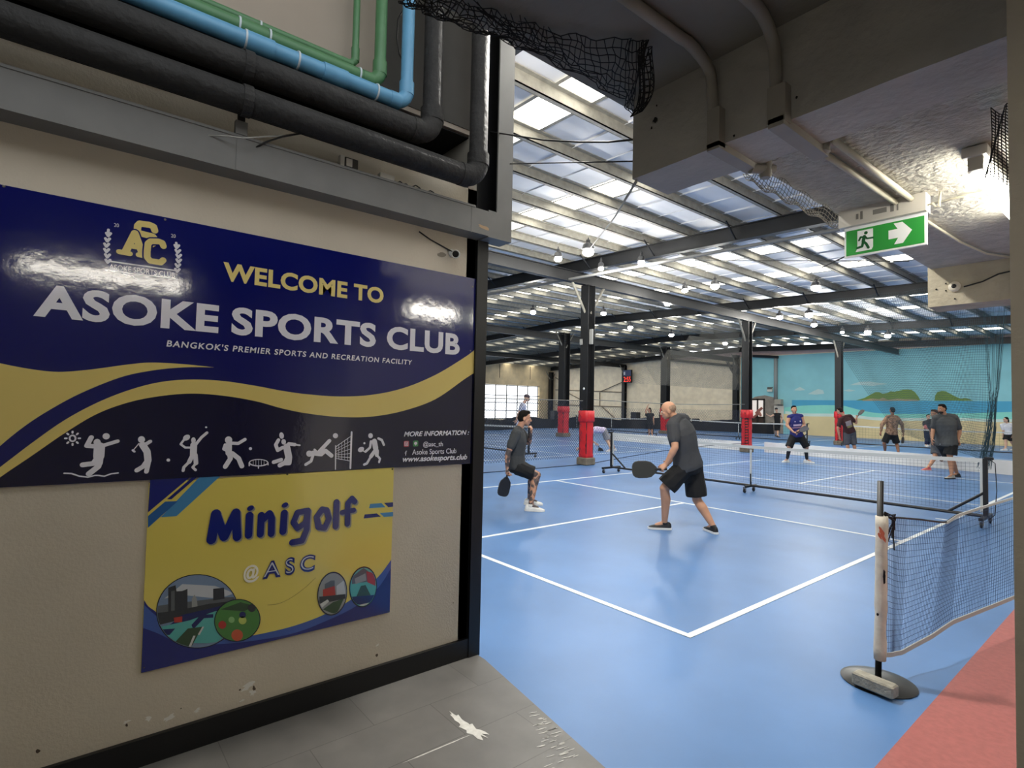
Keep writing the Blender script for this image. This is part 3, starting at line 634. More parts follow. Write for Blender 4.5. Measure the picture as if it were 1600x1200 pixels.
P = at_x(606,288,-.56); mb = MB(); mb.box((-.585,P.y-.05,2.777),(-.55,P.y+.035,2.812)); tag(obj('adapter_block', mb, mat('box_white', (196,192,184), .6)), 'flat pale adapter block lying on the channel beside loose cables', 'box')
rs = random.Random(2); P = at_x(655,300,-.56)
wire('loose_cables', 'tangle of black cable lying on the steel channel', [V((-.57+rs.uniform(-.01,.01),P.y-.16+.02*k,2.785+abs(rs.uniform(0,.02)))) for k in range(15)], .004, m_wire)
wire('grey_wire', 'pale thin wire slung between the channel and the pipes', [at_x(300,211,-.56), at_x(360,213,-.5), at_x(380,216,-.48), at_x(440,212,-.5), at_x(470,208,-.52)], .003, m_wirel)
wire('black_wire', 'thin black wire curving from the channel to the lower pipe', [at_x(395,233,-.54), at_x(415,222,-.52), at_x(440,214,-.5), at_x(480,207,-.5)], .004, m_wire)
wire('black_wire', 'thin black wire hanging behind the blue upright pipe', [at_x(632,12,-.6), at_x(622,30,-.6), at_x(620,60,-.6), at_x(624,85,-.6), at_x(633,100,-.6)], .005, m_wire)
# wall camera
cc = thing('security_camera', 'white bullet camera on the wall above the right end of the navy board', 'camera', (WX,-1.52,2.47))
P = at_x(714,396,-.60); A = V((.75,-.55,-.28)).normalized()
mb = MB(); mb.lathe((WX,P.y,P.z+.012), [(.026,0),(.024,.008),(.008,.012),(.008,.04),(.001,.041)], 16, (1,0,0)); obj('mount', mb, mat('camera_white', (206,204,198), .4), cc, 'auto')
c0 = V((-.625,P.y+.01,P.z+.004)); mb = MB(); mb.lathe(c0, [(.02,0),(.025,.006),(.025,.07),(.023,.072),(.019,.062)], 20, A); obj('housing', mb, mat('camera_white', (206,204,198), .4), cc, 'auto')
mb = MB(); mb.lathe(c0+A*.058, [(.019,0),(.019,.005),(.008,.008)], 16, A); obj('lens', mb, m_black, cc, 'auto')
wire('camera_cable', 'two thin cables running from the channel to the wall camera', [at_x(655,362,-.655), at_x(672,374,-.655), at_x(690,384,-.655), at_x(708,394,-.65)], .004, m_wire)
# wires across the opening
wire('span_wire', 'twisted cable slung from the steel upright to the beam end', [at_y(760,205,-1.3), at_y(799,211,-1.35), at_y(850,219,-1.38), at_y(905,222,-1.4), at_y(950,222,-1.4), at_y(992,218,-1.42)], .005, m_wire)
wire('span_wire', 'straight thin black wire from the steel upright to the beam end below', [at_y(797,256,-1.3), at_y(992,252,-1.42)], .0035, m_wire)
wire('guy_wire', 'slanting wire from the beam corner to the nearest column lamp', [V((.625,-1.425,2.592)), at_d(960,340,5.0), at_d(922,388,9.4)], .008, m_wirel)
wire('roof_wire', 'long level wire under the roof running to the exit sign', [at_z(1060,407,4.75), at_z(1420,408,3.0)], .006, m_wire)
wire('roof_wire', 'slanting wire rising from the second rafter to the exit sign', [at_z(1200,457,4.85), at_z(1270,425,4.3), at_z(1322,400,2.9)], .006, m_wire)

# ------------------------------------------------------------------ painted conduits, exit sign, batten, beam camera
m_cond = mat('painted_conduit', (152,146,136), .7, var=.05, vscale=8)
def conduit(name, label, pts, r=.021):
    t = thing(name, label, 'conduit', pts[-1]); mb = MB()
    mb.tube(pts, r, 12); obj('tube', mb, m_cond, t, True); return t
def arc3(a, b, c, n=6):
    a, b, c = V(a), V(b), V(c); return [a*(1-t)**2+b*(2*t*(1-t))+c*t*t for t in [k/n for k in range(n+1)]]
q0 = at_z(940,-30,2.94); q1 = at_z(1062,58,2.94); q2 = at_y(1112,130,-1.458); q3 = at_y(1116,190,-1.458)
t = conduit('ceiling_conduit', 'painted conduit curving down the beam face nearer its free end', [q0,q1]+arc3(at_z(1075,66,2.94), (q2.x,-1.458,2.93), q2)+[q3])
mb = MB(); b0 = at_y(1117,215,-1.46); mb.box((b0.x-.022,-1.48,2.585),(b0.x+.03,-1.436,2.74)); mb.box((b0.x-.022,-1.48,2.575),(b0.x+.03,-1.17,2.603)); obj('boxing', mb, m_cond, t)
mb = MB(); mb.tube([(b0.x+.01,-1.2,2.58),(b0.x+.06,-1.1,2.59)], .02, 10); mb.lathe((b0.x+.04,-1.13,2.55), [(.02,0),(.026,.01),(.026,.07)], 12); obj('clip', mb, m_cond, t, 'auto')
q0 = at_z(1150,-20,2.94); q1 = at_z(1180,8,2.94); q2 = at_y(1211,95,-1.458); q3 = at_y(1213,160,-1.458)
t = conduit('ceiling_conduit', 'painted conduit curving down the beam face beside the sprayed slab', [q0,q1]+arc3(at_z(1184,12,2.94), (q2.x,-1.458,2.93), q2)+[q3])
b0 = at_y(1214,170,-1.46); mb = MB(); mb.box((b0.x-.024,-1.485,2.585),(b0.x+.04,-1.436,2.72)); mb.box((b0.x-.02,-1.485,2.57),(b0.x+.035,-1.10,2.603)); obj('boxing', mb, m_cond, t)
j = at_z(1282,232,2.6); mb = MB(); mb.lathe((j.x,j.y,2.575), [(.02,0),(.034,.006),(.034,.05)], 14); obj('junction', mb, m_cond, t, 'auto')
m_whitep = mat('conduit_white', (196,190,170), .55)
for k, (a, b, lb) in enumerate((((1288,240),(1402,318),'thin pale conduit on the sprayed slab, first of two leading to the exit sign'),((1302,218),(1425,312),'thin pale conduit on the sprayed slab, close to the batten lamp'))):
    mb = MB(); mb.tube([at_z(*a,2.606), at_z(*b,2.606)], .013, 10); tag(obj('slab_conduit', mb, m_whitep, None, True), lb, 'conduit')
mb = MB(); mb.tube([at_z(1452,320,2.612), at_z(1515,304,2.612), at_z(1552,298,2.612)], .006, 8); tag(obj('lamp_conduit', mb, m_whitep, None, True), 'thin conduit joining the exit sign to the batten lamp', 'conduit')
mb = MB(); mb.tube([at_z(1448,345,2.612), at_z(1500,378,2.612), at_z(1540,396,2.612), at_z(1580,402,2.612)], .007, 8); tag(obj('slab_cable', mb, m_whitep, None, True), 'cable on the slab running on past the exit sign', 'cable')

EY = -.22
def E(px, py, dy=0): return at_y(px, py, EY-dy)
ex = thing('exit_sign', 'green emergency exit sign with running man and white arrow under the slab', 'sign', (1.18,EY,2.62))
tl, br_ = E(1319,358), E(1449,382); tr, bl = E(1447,331), E(1320,403)
ex0, ex1 = (tl.x+bl.x)/2, (tr.x+br_.x)/2; ez1, ez0 = (tl.z+tr.z)/2, (br_.z+bl.z)/2
mb = MB(); mb.box((ex0,EY,ez0),(ex1,EY+.016,ez1)); obj('border_panel', mb, mat('exit_white', (230,232,232), .4, emit=.12), ex)
bd = .009; mb = MB(); mb.box((ex0+bd,EY-.0015,ez0+bd),(ex1-bd,EY,ez1-bd*1.8)); obj('green_panel', mb, mat('exit_green', (44,140,58), .35, emit=.18), ex)
hx0, hx1 = ex0-.018, ex1+.004; mb = MB(); mb.box((hx0,EY-.03,ez1),(hx1,EY+.045,2.63)); obj('housing', mb, mat('housing_white', (200,196,188), .5), ex)
m_exw = mat('exit_white', (230,232,232)); gw, gh = (ex1-ex0-2*bd), (ez1-ez0-2.8*bd)
def EP(u, v, k=1): return V((ex0+bd+gw*u, EY-.0015-.0006*k, ez0+bd+gh*v))
NRM = V((0,-1,0))
mb = MB(); mb.add([EP(*p) for p in ((.565,.36),(.565,.70),(.68,.70),(.63,.93),(.74,.93),(.855,.56),(.745,.13),(.635,.13),(.685,.36))], [(0,1,2,8),(2,3,4,5,6,7,8)]); obj('arrow', mb, m_exw, ex)
mb = MB(); mb.add([EP(*p) for p in ((.155,.30),(.155,.92),(.365,.92),(.365,.20),(.345,.10),(.13,.10),(.16,.26))], [tuple(range(7))]); dr = obj('door_symbol', mb, m_exw, ex)
mb = MB(); Ef = lambda u, v: EP(u, v, 2)
flat_stroke(mb, [(.25,.66),(.235,.46)], .016, Ef); flat_stroke(mb, [(.24,.64),(.20,.66),(.178,.54)], .009, Ef); flat_stroke(mb, [(.255,.67),(.285,.56),(.365,.55)], .009, Ef)
flat_stroke(mb, [(.235,.46),(.22,.28),(.155,.25)], .012, Ef); flat_stroke(mb, [(.24,.46),(.275,.36),(.305,.19)], .012, Ef); flat_disc(mb, EP(.272,.79,2), .0085, .0085, 16, 0, (V((1,0,0)),V((0,0,1)))); obj('running_man', mb, mat('exit_dark_green', (24,92,48), .4), ex)
mb = MB(); 
for u0, u1, v0, v1, in ((.22,.25,.3,.6),(.27,.30,.25,.7),(.42,.58,.35,.62),(.62,.66,.3,.7),(.69,.71,.3,.7)):
    w = hx1-hx0; h = 2.63-ez1; mb.add([(hx0+w*u0,EY-.031,ez1+h*v0),(hx0+w*u1,EY-.031,ez1+h*v0),(hx0+w*u1,EY-.031,ez1+h*v1),(hx0+w*u0,EY-.031,ez1+h*v1)], [(0,1,2,3)])
obj('sticker', mb, mat('sticker_grey', (120,118,114), .6), ex)
mb = MB(); mb.tube([(hx1,EY,ez1+.03),(hx1+.02,EY,ez1+.035),(hx1+.03,EY,ez1+.015),(hx1+.045,EY,ez1+.01),(hx1+.05,EY,2.62)], .005, 8); obj('cable_gland', mb, m_whitep, ex, True)
NRM = V((1,0,0))
# batten lamp, and its twin further back over the entry that the glossy board mirrors
def batten(label, c, d, L, z):
    t = thing('batten_lamp', label, 'lamp', (c[0], c[1], z)); d = V(d).normalized(); s = V((-d.y,d.x,0)); c = V((c[0],c[1],z))
    mb = MB(); mb.obox(c+V((0,0,-.02)), s, V((0,0,1)), d, .040, .020, L/2, .004); obj('housing', mb, mat('housing_white', (200,196,188), .5), t, 'auto')
    mt = mat('tube_glow', (255,250,236), .4, emit=BATTEN_STRENGTH); mb = MB(); mb.cyl(c+V((0,0,-.068))-d*(L/2-.05), c+V((0,0,-.068))+d*(L/2-.05), .032, 16); obj('tube', mb, mt, t, True)
    for k in (-1, 1): mb = MB(); mb.obox(c+V((0,0,-.058))+d*(k*(L/2-.035)), s, V((0,0,1)), d, .024, .034, .016); obj('end_holder', mb, mat('holder_white', (190,186,176), .5), t)
    return t
A = at_z(1522,232,2.58); batten('fluorescent batten lamp on the sprayed slab close to the right edge of the opening', (1.672,-.12), (0.0,1,0), 1.10, 2.622)
bt = batten('fluorescent batten lamp hung under the entry ceiling facing the board', (2.03,-3.17), (0.02,1,0), 1.15, 2.63)
for k in (-1, 1): mb = MB(); mb.obox(V((2.03+k*.052,-3.17,2.588)), V((1,0,0)), V((0,0,1)), V((0,1,0)), .002, .038, .57); obj('light_skirt', mb, mat('housing_white', (200,196,188)), bt)  # unseen skirts added to keep this lamp's light off the upper wall
for yy in (-3.5,-2.85): mb = MB(); mb.cyl((2.03,yy,2.62),(2.03,yy,2.958), .006, 8); obj('hanging_rod', mb, m_cond, bt)
c2 = thing('dome_camera', 'round white camera on the face of the far concrete beam', 'camera', (1.17,1.5,2.47))
P = at_y(1492,448,1.5); mb = MB(); mb.lathe(P, [(.036,0),(.036,.012),(.026,.022),(.018,.026)], 24, (0,-1,0)); obj('housing', mb, mat('camera_cream', (206,198,180), .5), c2, 'auto')
mb = MB(); mb.lathe(P+V((0,-.022,0)), [(.015,0),(.015,.007),(.006,.010)], 16, (0,-1,0)); obj('lens', mb, m_black, c2, 'auto')
wire('camera_cable', 'dark cable running along the far beam to the dome camera', [at_y(1506,448,1.492), at_y(1535,440,1.492), at_y(1560,428,1.492), at_y(1578,424,1.492)], .005, m_wire)

# ------------------------------------------------------------------ bird netting bundled along the slab edge
m_bird = mat('bird_net', (26,25,24), .9)
def net_surface(fn, nu, nv, r, mb=None, su=6, sv=6):
    mb = mb or MB()
    for i in range(nu+1): mb.strand([fn(i/nu, k/sv) for k in range(sv+1)], r)
    for j in range(nv+1): mb.strand([fn(k/su, j/nv) for k in range(su+1)], r)
    return mb
def lerp_poly(P, t):
    x = t*(len(P)-1); i = min(int(x), len(P)-2); q = x-i; return P[i]*(1-q)+P[i+1]*q
up = [at_z(a,b,2.935) for a, b in ((640,-30),(690,-8),(740,8),(800,30),(860,48),(920,58),(985,62),(1004,64))]
dn = [at_z(a,b,2.915) for a, b in ((625,0),(668,18),(720,40),(785,60),(850,88),(925,128),(972,156),(990,182))]
rn = random.Random(4); J = {}
def bird(u, v):
    p = lerp_poly(up, u)*(1-v)+lerp_poly(dn, u)*v; k = (round(u*44), round(v*9))
    if k not in J: J[k] = V((rn.uniform(-.006,.006), rn.uniform(-.006,.006), rn.uniform(-.006,.006)))
    return p+V((.012*math.sin(u*40+v*5),0,-.03*math.sin(math.pi*v)))+J[k]
mb = net_surface(bird, 44, 9, .0022, None, 44, 9)
def bird2(u, v):
    a = at_z(1002+8*v,66+14*v,2.93)*(1-u)+at_z(992+16*math.sin(u*3),178,2.72)*u
    return a+V((.03*math.sin(v*9), -.04*math.sin(v*7)*math.sin(math.pi*u), 0))
net_surface(bird2, 10, 12, .0024, mb, 12, 10)
rn = random.Random(9)
for k in range(26):
    t = rn.uniform(0, .55); a = lerp_poly(up, t); q = lerp_poly(dn, min(t+rn.uniform(.05,.2), 1)); mb.strand([a+V((rn.uniform(0,.05),0,rn.uniform(-.03,.0))), (a+q)/2+V((rn.uniform(0,.06),rn.uniform(-.03,.03),rn.uniform(-.05,.02))), q+V((rn.uniform(0,.04),0,rn.uniform(-.01,.03)))], .002)
tag(obj('bird_netting', mb, m_bird), 'bundled black bird netting hanging along the ceiling edge above the pipes', 'netting')
def bird3(u, v):
    a = at_z(1178+u*165, 262+u*92, 2.62); return a+V((.09*v*(1-.3*u)-.05, -.05*v, -.012-.05*math.sin(math.pi*v)+.01*math.sin(u*30)))
tag(obj('bird_netting', net_surface(bird3, 40, 8, .0016, None, 30, 8), mat('bird_net_pale', (120,116,106), .9)), 'frayed pale netting along the free edge of the sprayed slab', 'netting')
def bird4(u, v):
    a = at_y(1548+u*34-10*v, 168+v*110+u*4, -1.0); return a+V((0,.06*math.sin(u*5+v*3),0))
tag(obj('bird_netting', net_surface(bird4, 9, 26, .0018, None, 9, 20), m_bird), 'black netting bunched against the wall beside the batten lamp', 'netting')
# ------------------------------------------------------------------ hall columns
m_pad = mat('pad_red', (206,36,42), .42, var=.12, vscale=7, bump=.25, bscale=9)
m_foot = mat('footing', (122,112,96), .9, var=.15, vscale=8)
def hcol(label, x, y, w=.30, pad=None, foot=True, top=4.8, ang=0.0, lace=False, name='steel_column', group=None, brace=True):
    t = thing(name, label, 'column', (x,y,0), group)
    ca, sa = math.cos(ang), math.sin(ang); ax, ay, az = V((ca,sa,0)), V((-sa,ca,0)), V((0,0,1)); c = V((x,y,top/2))
    mb = MB()
    mb.obox(c+ay*(w/2-.008), ax, ay, az, w/2, .008, top/2); mb.obox(c-ay*(w/2-.008), ax, ay, az, w/2, .008, top/2); mb.obox(c, ax, ay, az, .006, w/2-.016, top/2)
    obj('post', mb, m_steel, t)
    if brace:
        for s in (-1, 1):
            mb = MB(); mb.cyl((x,y+s*.10,top-.75), (x,y+s*.62,top+.02), .035, 8); obj('knee_brace', mb, m_purlin, t)
    if foot:
        mb = MB(); mb.obox(V((x,y,.10)), ax, ay, az, w*.68, w*.68, .10, .02); obj('footing', mb, m_foot, t)
    if pad:
        z0, z1 = pad; rr = random.Random(int(x*10+y)); n = 24; rings = []
        h = w*.56
        for i in range(15):
            z = z0+(z1-z0)*i/14; q = h*(1+.05*rr.uniform(-1,1)+(.05 if i in (0,14) else 0)); ring = []
            for k in range(n):
                a = 2*math.pi*k/n+ang; sx = math.copysign(abs(math.cos(a-ang))**.45, math.cos(a-ang)); sy = math.copysign(abs(math.sin(a-ang))**.45, math.sin(a-ang))
                e = q*(1+.035*math.sin(k*2.1+i*1.7+rr.uniform(-.4,.4)))
                ring.append(V((x,y,z+.012*math.sin(k*1.3+i)))+ax*(sx*e)+ay*(sy*e))
            rings.append(ring)
        mb = MB(); mb.loft(rings); pd = obj('padding', mb, m_pad, t, True)
        mb = MB(); mb.loft([[V((p.x,p.y,z1-dz))+((p-V((x,y,p.z)))*k) for p in rings[-1]] for dz, k in ((-.02,.02),(-.01,.10),(.26,.13),(.28,.04))]); obj('folded_top', mb, m_pad, pd, True)
        if lace:
            mb = MB(); P = at = []
            for i in range(14):
                z = z0+.06+(z1-z0-.1)*i/14; d = V((CAM.x-x, CAM.y-y, 0)).normalized(); s = V((-d.y,d.x,0)); b = V((x,y,z))+d*(h*1.14)
                mb.tube([b-s*.07, b+s*.07+V((0,0,.05))], .012, 5); mb.tube([b+s*.07, b-s*.07+V((0,0,.05))], .012, 5)
            obj('lacing', mb, m_black, pd)
    return t
colA = hcol('steel column nearest the court, wrapped in wrinkled red padding', -7.9, 7.4, .27, (.17,1.42))
hcol('steel column with laced red padding behind the net, under the second rafter', -7.9, 15.9, .27, (.05,1.52), lace=True)
hcol('steel column with red padding in front of the mural, beside the man in brown shirt', -7.9, 24.4, .27, (.05,1.52), lace=True)
hcol('thick steel column with red padding left of the padded column nearest the court', -17.4, 15.9, .40, (.05,1.50), top=5.2)
hcol('dark steel column with red padding behind the bald player', -17.4, 24.4, .40, (.05,1.50), top=5.2)
hcol('slim steel column on the end wall carrying the red digit clock', -27.3, 32.7, .30, None, False, 5.0)
hcol('steel column at the joint of the beige wall and the mural', -17.4, 32.6, .34, None, False, 5.3)
hcol('slim steel column in the corner beside the window wall', -35.9, 32.4, .34, None, False, 4.7)
mb = MB(); mb.cyl((-14.75,32.8,2.2), (-14.75,32.8,5.1), .12, 12); tag(obj('drain_pipe', mb, mat('pipe_pale', (150,156,154), .6), None, True), 'grey pipe running down the mural wall above the doorway', 'pipe')
# column fittings
mb = MB(); mb.box((-8.02,7.22,3.2),(-7.94,7.255,3.35)); obj('fixing_box', mb, mat('fixing', (150,150,146), .5), colA); mb = MB(); mb.box((-7.75,7.3,3.2),(-7.66,7.36,3.6)); obj('fixing_box', mb, mat('fixing', (150,150,146), .5), colA)
mb = MB(); mb.lathe((-7.87,7.255,2.02), [(.035,0),(.02,.02)], 12, (0,-1,0)); obj('fixing_cap', mb, mat('fixing_white', (220,220,216), .5), colA)

# ------------------------------------------------------------------ mural on the end wall
MY = YH1-.014
def mp(px, py, k=0): p = at_y(px, py, YH1); p.y = MY-.003*k; return p
mu = thing('beach_mural', 'painted beach scene with two green islands on the end wall', 'mural', (-9, MY, 0))
def mpoly(name, pts, m_, k): 
    P = [mp(*p,k) for p in pts]; mb = MB(); mb.prism(P, (0,.003,0)); return obj(name, mb, m_, mu)
pm = lambda n_, c: mat('mural_'+n_, c, .8, var=.04, vscale=1.2)
zx = lambda x, z, k: V((x, MY-.003*k, z))
mb = MB(); mb.prism([zx(-17.2,0,0),zx(9,0,0),zx(9,5.08,0),zx(-17.2,5.14,0)], (0,.010,0)); obj('sky', mb, pm('sky', (150,212,220)), mu)
ext_r = 1700
mb = MB(); sea_top = mp(1224,625).z; mb.prism([zx(-13.75,.9,1),zx(9,.9,1),zx(9,sea_top+.03,1),zx(-13.75,sea_top,1)], (0,.003,0)); obj('sea', mb, pm('sea', (88,178,214)), mu)
w8 = lambda x, y: (1180+x*.2625, 560+y*.2625)
wave = [w8(*p) for p in ((180,292),(240,285),(300,280),(400,278),(510,280),(560,290),(620,306),(700,322),(800,330),(900,330),(1000,330),(1150,328),(1300,326),(1400,322),(1540,318))]
wl_ = [w8(*p) for p in ((180,330),(260,342),(330,345),(440,346),(560,350),(640,360),(720,368),(900,372),(1100,370),(1250,372),(1400,378),(1540,380))]
mpoly('wave', [w8(175,292)]+dens(wave)+[w8(1600,316),w8(1600,385)]+dens(wl_)[::-1]+[w8(175,330)], pm('wave', (150,232,216)), 2)
mpoly('surf', [(a,b-4.5) for a,b in dens(wl_)]+dens(wl_)[::-1], pm('surf', (224,244,234)), 3)
s0 = dens(wl_); P = [mp(*p,2) for p in s0]; mb = MB(); mb.prism([zx(-13.75,.0,2)]+[zx(P[0].x-.3,P[0].z,2)]+P+[zx(9,P[-1].z,2),zx(9,0,2)], (0,.003,0)); obj('sand', mb, pm('sand', (240,220,168)), mu)
i1 = [w8(*p) for p in ((600,250),(650,236),(690,214),(715,202),(735,200),(760,210),(785,206),(805,196),(830,198),(860,192),(880,186),(905,184),(930,186),(950,200),(965,218),(985,250))]
mpoly('island', i1, pm('island', (122,152,72)), 3); mpoly('island', [w8(*p) for p in ((1068,252),(1072,222),(1085,200),(1110,194),(1135,196),(1160,210),(1190,226),(1225,240),(1245,236),(1265,238),(1300,252))], pm('island', (122,152,72)), 3)
for pts in (((640,248),(700,238),(740,242),(760,234),(790,246),(850,240),(960,244),(975,250)),): mpoly('shore_rocks', [w8(*p) for p in pts]+[w8(975,253),w8(640,253)], pm('rock', (176,160,128)), 4)
for a, b, pts in ((0,0,((230,190),(250,178),(268,170),(282,178),(300,188),(268,192))),(0,0,((315,212),(345,196),(375,182),(405,190),(412,210),(360,216))),(0,0,((560,160),(620,140),(680,138),(790,152),(700,164),(620,158))),(0,0,((520,192),(560,184),(600,192),(560,198)))):
    mpoly('cloud', [w8(*p) for p in pts], pm('cloud', (196,224,222)), 3)
# unpainted doorway bay, door, emergency box, notice
gw_ = [(1171,700),(1171,625),(1180,620),(1195,617.5),(1214,622),(1214,626),(1224,626),(1224,700)]
P = [mp(*p,1) for p in gw_]; P[0].z = 0; P[-1].z = 0; mb = MB(); mb.prism(P, (0,.004,0)); obj('bare_render', mb, mat('bare_render', (150,142,132), .9, var=.2, vscale=3), we)
def wrect(px0, px1, py0, py1=None, k=2): a, b = mp(px0,py0,k), mp(px1,py0,k); return a.x, b.x, a.z, (mp(px0,py1,k).z if py1 else 0.02)
x0, x1, z1, z0 = wrect(1174,1196,623)
g = MB(); th = .10
for lo, hi in (((x0,z0),(x0+th,z1)),((x1-th,z0),(x1,z1)),((x0,z1-th),(x1,z1)),((x0,z0),(x1,z0+.25)),(((x0+x1)/2-.06,z0),((x0+x1)/2+.04,z1)),((x0,1.0),(x1,1.08))): g.box((lo[0],MY-.09,lo[1]),(hi[0],MY-.02,hi[1]))
d1 = struct('door_1', g, mat('door_dark', (44,38,34), .5)); 
g = MB(); g.box((x0,MY-.05,1.05),(x1,MY-.03,z1)); obj('pane', g, mat('door_daylight', (236,226,218), .3, emit=.5), d1)
g = MB(); g.box((x0,MY-.05,z0),(x1,MY-.03,1.03)); obj('lower_panel', g, mat('door_lower', (74,58,50), .4), d1)
g = MB()
for a, b, c, d in ((1178,653,1186,646),(1182,646,1192,637),(1185,640,1190,650)): pa, pb = mp(a,b,5), mp(c,d,5); pa.y = pb.y = MY-.06; g.tube([pa,pb], .09, 6)
obj('door_shapes', g, mat('door_red', (168,110,98), .6), d1)
x0, x1, z1, z0 = wrect(1200,1208,606.5,612); ebx = thing('emergency_light', 'small pale emergency light box on the mural above the doorway', 'light', ((x0+x1)/2,MY,z0)); mb = MB(); mb.box((x0,MY-.12,z0),(x1,MY,z1)); obj('casing', mb, mat('casing_pale', (214,216,206), .5), ebx); mb = MB(); mb.box((x0+.02,MY-.13,z1-.08),(x1-.02,MY,z1+.06)); obj('lamp_head', mb, mat('casing_dark', (90,92,88), .5), ebx)
x0, x1, z1, z0 = wrect(1210,1225,634,655); mb = MB(); mb.box((x0,MY-.03,z0),(x1,MY-.012,z1)); tag(obj('notice_board', mb, mat('paper', (226,220,206), .8)), 'white notice board on the bare wall behind the person in black vest', 'board')
x0, x1, z1, z0 = wrect(1214,1224,624,632,4); mb = MB(); mb.box((x0,MY-.35,z0),(x1,MY-.012,z1)); tag(obj('wall_box', mb, mat('wallbox', (170,164,150), .7)), 'beige box on the wall above the white notice board', 'box')

# digit clock
cx, cz = at_y(981,588,32.45).x, at_y(981,588,32.45).z; ck = thing('digital_clock', 'wall clock with red digits and blue header on the end wall column', 'clock', (cx,32.45,cz-.5))
w_ = 16/853.6*depth_of(V((cx,32.45,cz)))/2; h_ = w_*1.25
NRM = V((0,-1,0))
mb = MB(); mb.box((cx-w_,32.35,cz-h_),(cx+w_,32.5,cz+h_)); obj('casing', mb, m_black, ck)
mb = MB(); mb.box((cx-w_*.95,32.34,cz+.02),(cx+w_*.95,32.36,cz+h_*.95)); obj('header', mb, mat('clock_blue', (60,72,110), .4), ck)
mb = MB(); mb.box((cx-w_*.8,32.33,cz+.12),(cx-w_*.45,32.36,cz+h_*.7)); obj('logo', mb, mat('clock_logo', (200,204,214), .4), ck)
mb = MB(); put_text(mb, '2:55', (cx-w_*.8,32.335,cz-h_*.85), (cx+w_*.9,32.335,cz-h_*.85), (cx-w_*.8,32.335,cz-h_*.1), (0,-1,0)); obj('digits', mb, mat('digit_red', (255,60,48), .4, emit=1.4), ck)
NRM = V((1,0,0))
wire('diagonal_stay', 'long diagonal rod on the beige end wall left of the clock', [at_y(975,596,32.8), at_y(938,612,32.8)], .03, m_steel, 'rod')
mb = MB()
for (a, b) in (((868,609),(978,613)),((868,632),(978,636)),((937,613),(937,635)),((868,590),(884,600)),((884,612),(925,634)),((940,635),(960,653))): mb.cyl(at_y(*a,32.84), at_y(*b,32.84), .035, 6)
tag(obj('wall_rail', mb, mat('rail_brown', (120,104,88), .7)), 'brown rail framework on the beige wall left of the clock column', 'rail')
mb = MB()
for a, b in (((1040,562),(1150,572)),((1135,563),(1150,590)),((1172,556),(1216,558))): mb.cyl(at_y(*a,32.7), at_y(*b,32.7), .09, 8)
tag(obj('wall_strut', mb, m_steel), 'dark struts bracing the columns of the end wall', 'strut')
for px, py, w, h, lb in ((866,646,10,9,'dark machine standing by the window wall corner'),(993,650,12,12,'dark box beside the clock column foot'),(1073,656,9,6,'small black box on the tarp barrier, nearer the bald player'),(1087,657,8,6,'small black box on the tarp barrier, nearer the mural'),(1040,652,18,16,'black equipment case beside the dark column behind the bald player')):
    c = at_y(px,py,31.6); q = depth_of(c)/853.6; bxs = MB(); zt = c.z+h*q/2; bxs.obox(V((c.x,c.y,zt/2)), V((1,0,0)), V((0,1,0)), V((0,0,1)), w*q/2, .25, zt/2, .03); tag(obj('equipment_box', bxs, mat('case_black', (36,36,38), .6)), lb, 'box')

# black tarp barrier along the far side
m_tarp = mat('tarp_black', (24,24,27), .45, var=.2, vscale=2, bump=.5, bscale=3)
tp = [(-24.6,12.5),(-23.6,16.5),(-25.2,20.5),(-24.6,24.5),(-23.0,28.0),(-20.5,30.2),(-17.0,31.4),(-14.4,31.6)]
mb = MB(); rr = random.Random(6); n_ = 90; A, B = [], []
for i in range(n_+1):
    p = lerp_poly([V((a,b,0)) for a, b in tp], i/n_); j = V((rr.uniform(-.05,.05), rr.uniform(-.05,.05), 0)); A.append(p+j); B.append(p+V((0,0,.72+.10*math.sin(i*.35)+rr.uniform(-.03,.03)))-j)
mb.quadstrip(A, B); mb.quadstrip([p+V((.06,.03,0)) for p in B], [p+V((.06,.03,0)) for p in A]); mb.quadstrip(B, [p+V((.06,.03,0)) for p in B])
tag(obj('tarp_barrier', mb, m_tarp, None, True), 'low black tarp barrier in front of the windows and beige wall', 'barrier')
# long white kickboard behind the court
wb = MB(); A0, A1 = V((-7.55,16.55,0)), V((3.2,15.15,0)); d = (A1-A0).normalized(); nn = V((-d.y,d.x,0))
wb.obox((A0+A1)/2+V((0,0,.185)), d, nn, V((0,0,1)), (A1-A0).length/2, .02, .185)
tag(obj('kickboard', wb, mat('kickboard_white', (246,244,238), .6, var=.05, vscale=2)), 'long low white board on the floor behind the far baseline', 'barrier')
wb = MB(); A0, A1 = V((-14.6,16.2,0)), V((-8.3,16.5,0)); d = (A1-A0).normalized(); nn = V((-d.y,d.x,0)); wb.obox((A0+A1)/2+V((0,0,.17)), d, nn, V((0,0,1)), (A1-A0).length/2, .02, .17)
tag(obj('kickboard', wb, mat('kickboard_white', (246,244,238))), 'low white board on the floor between the red padded columns', 'barrier')

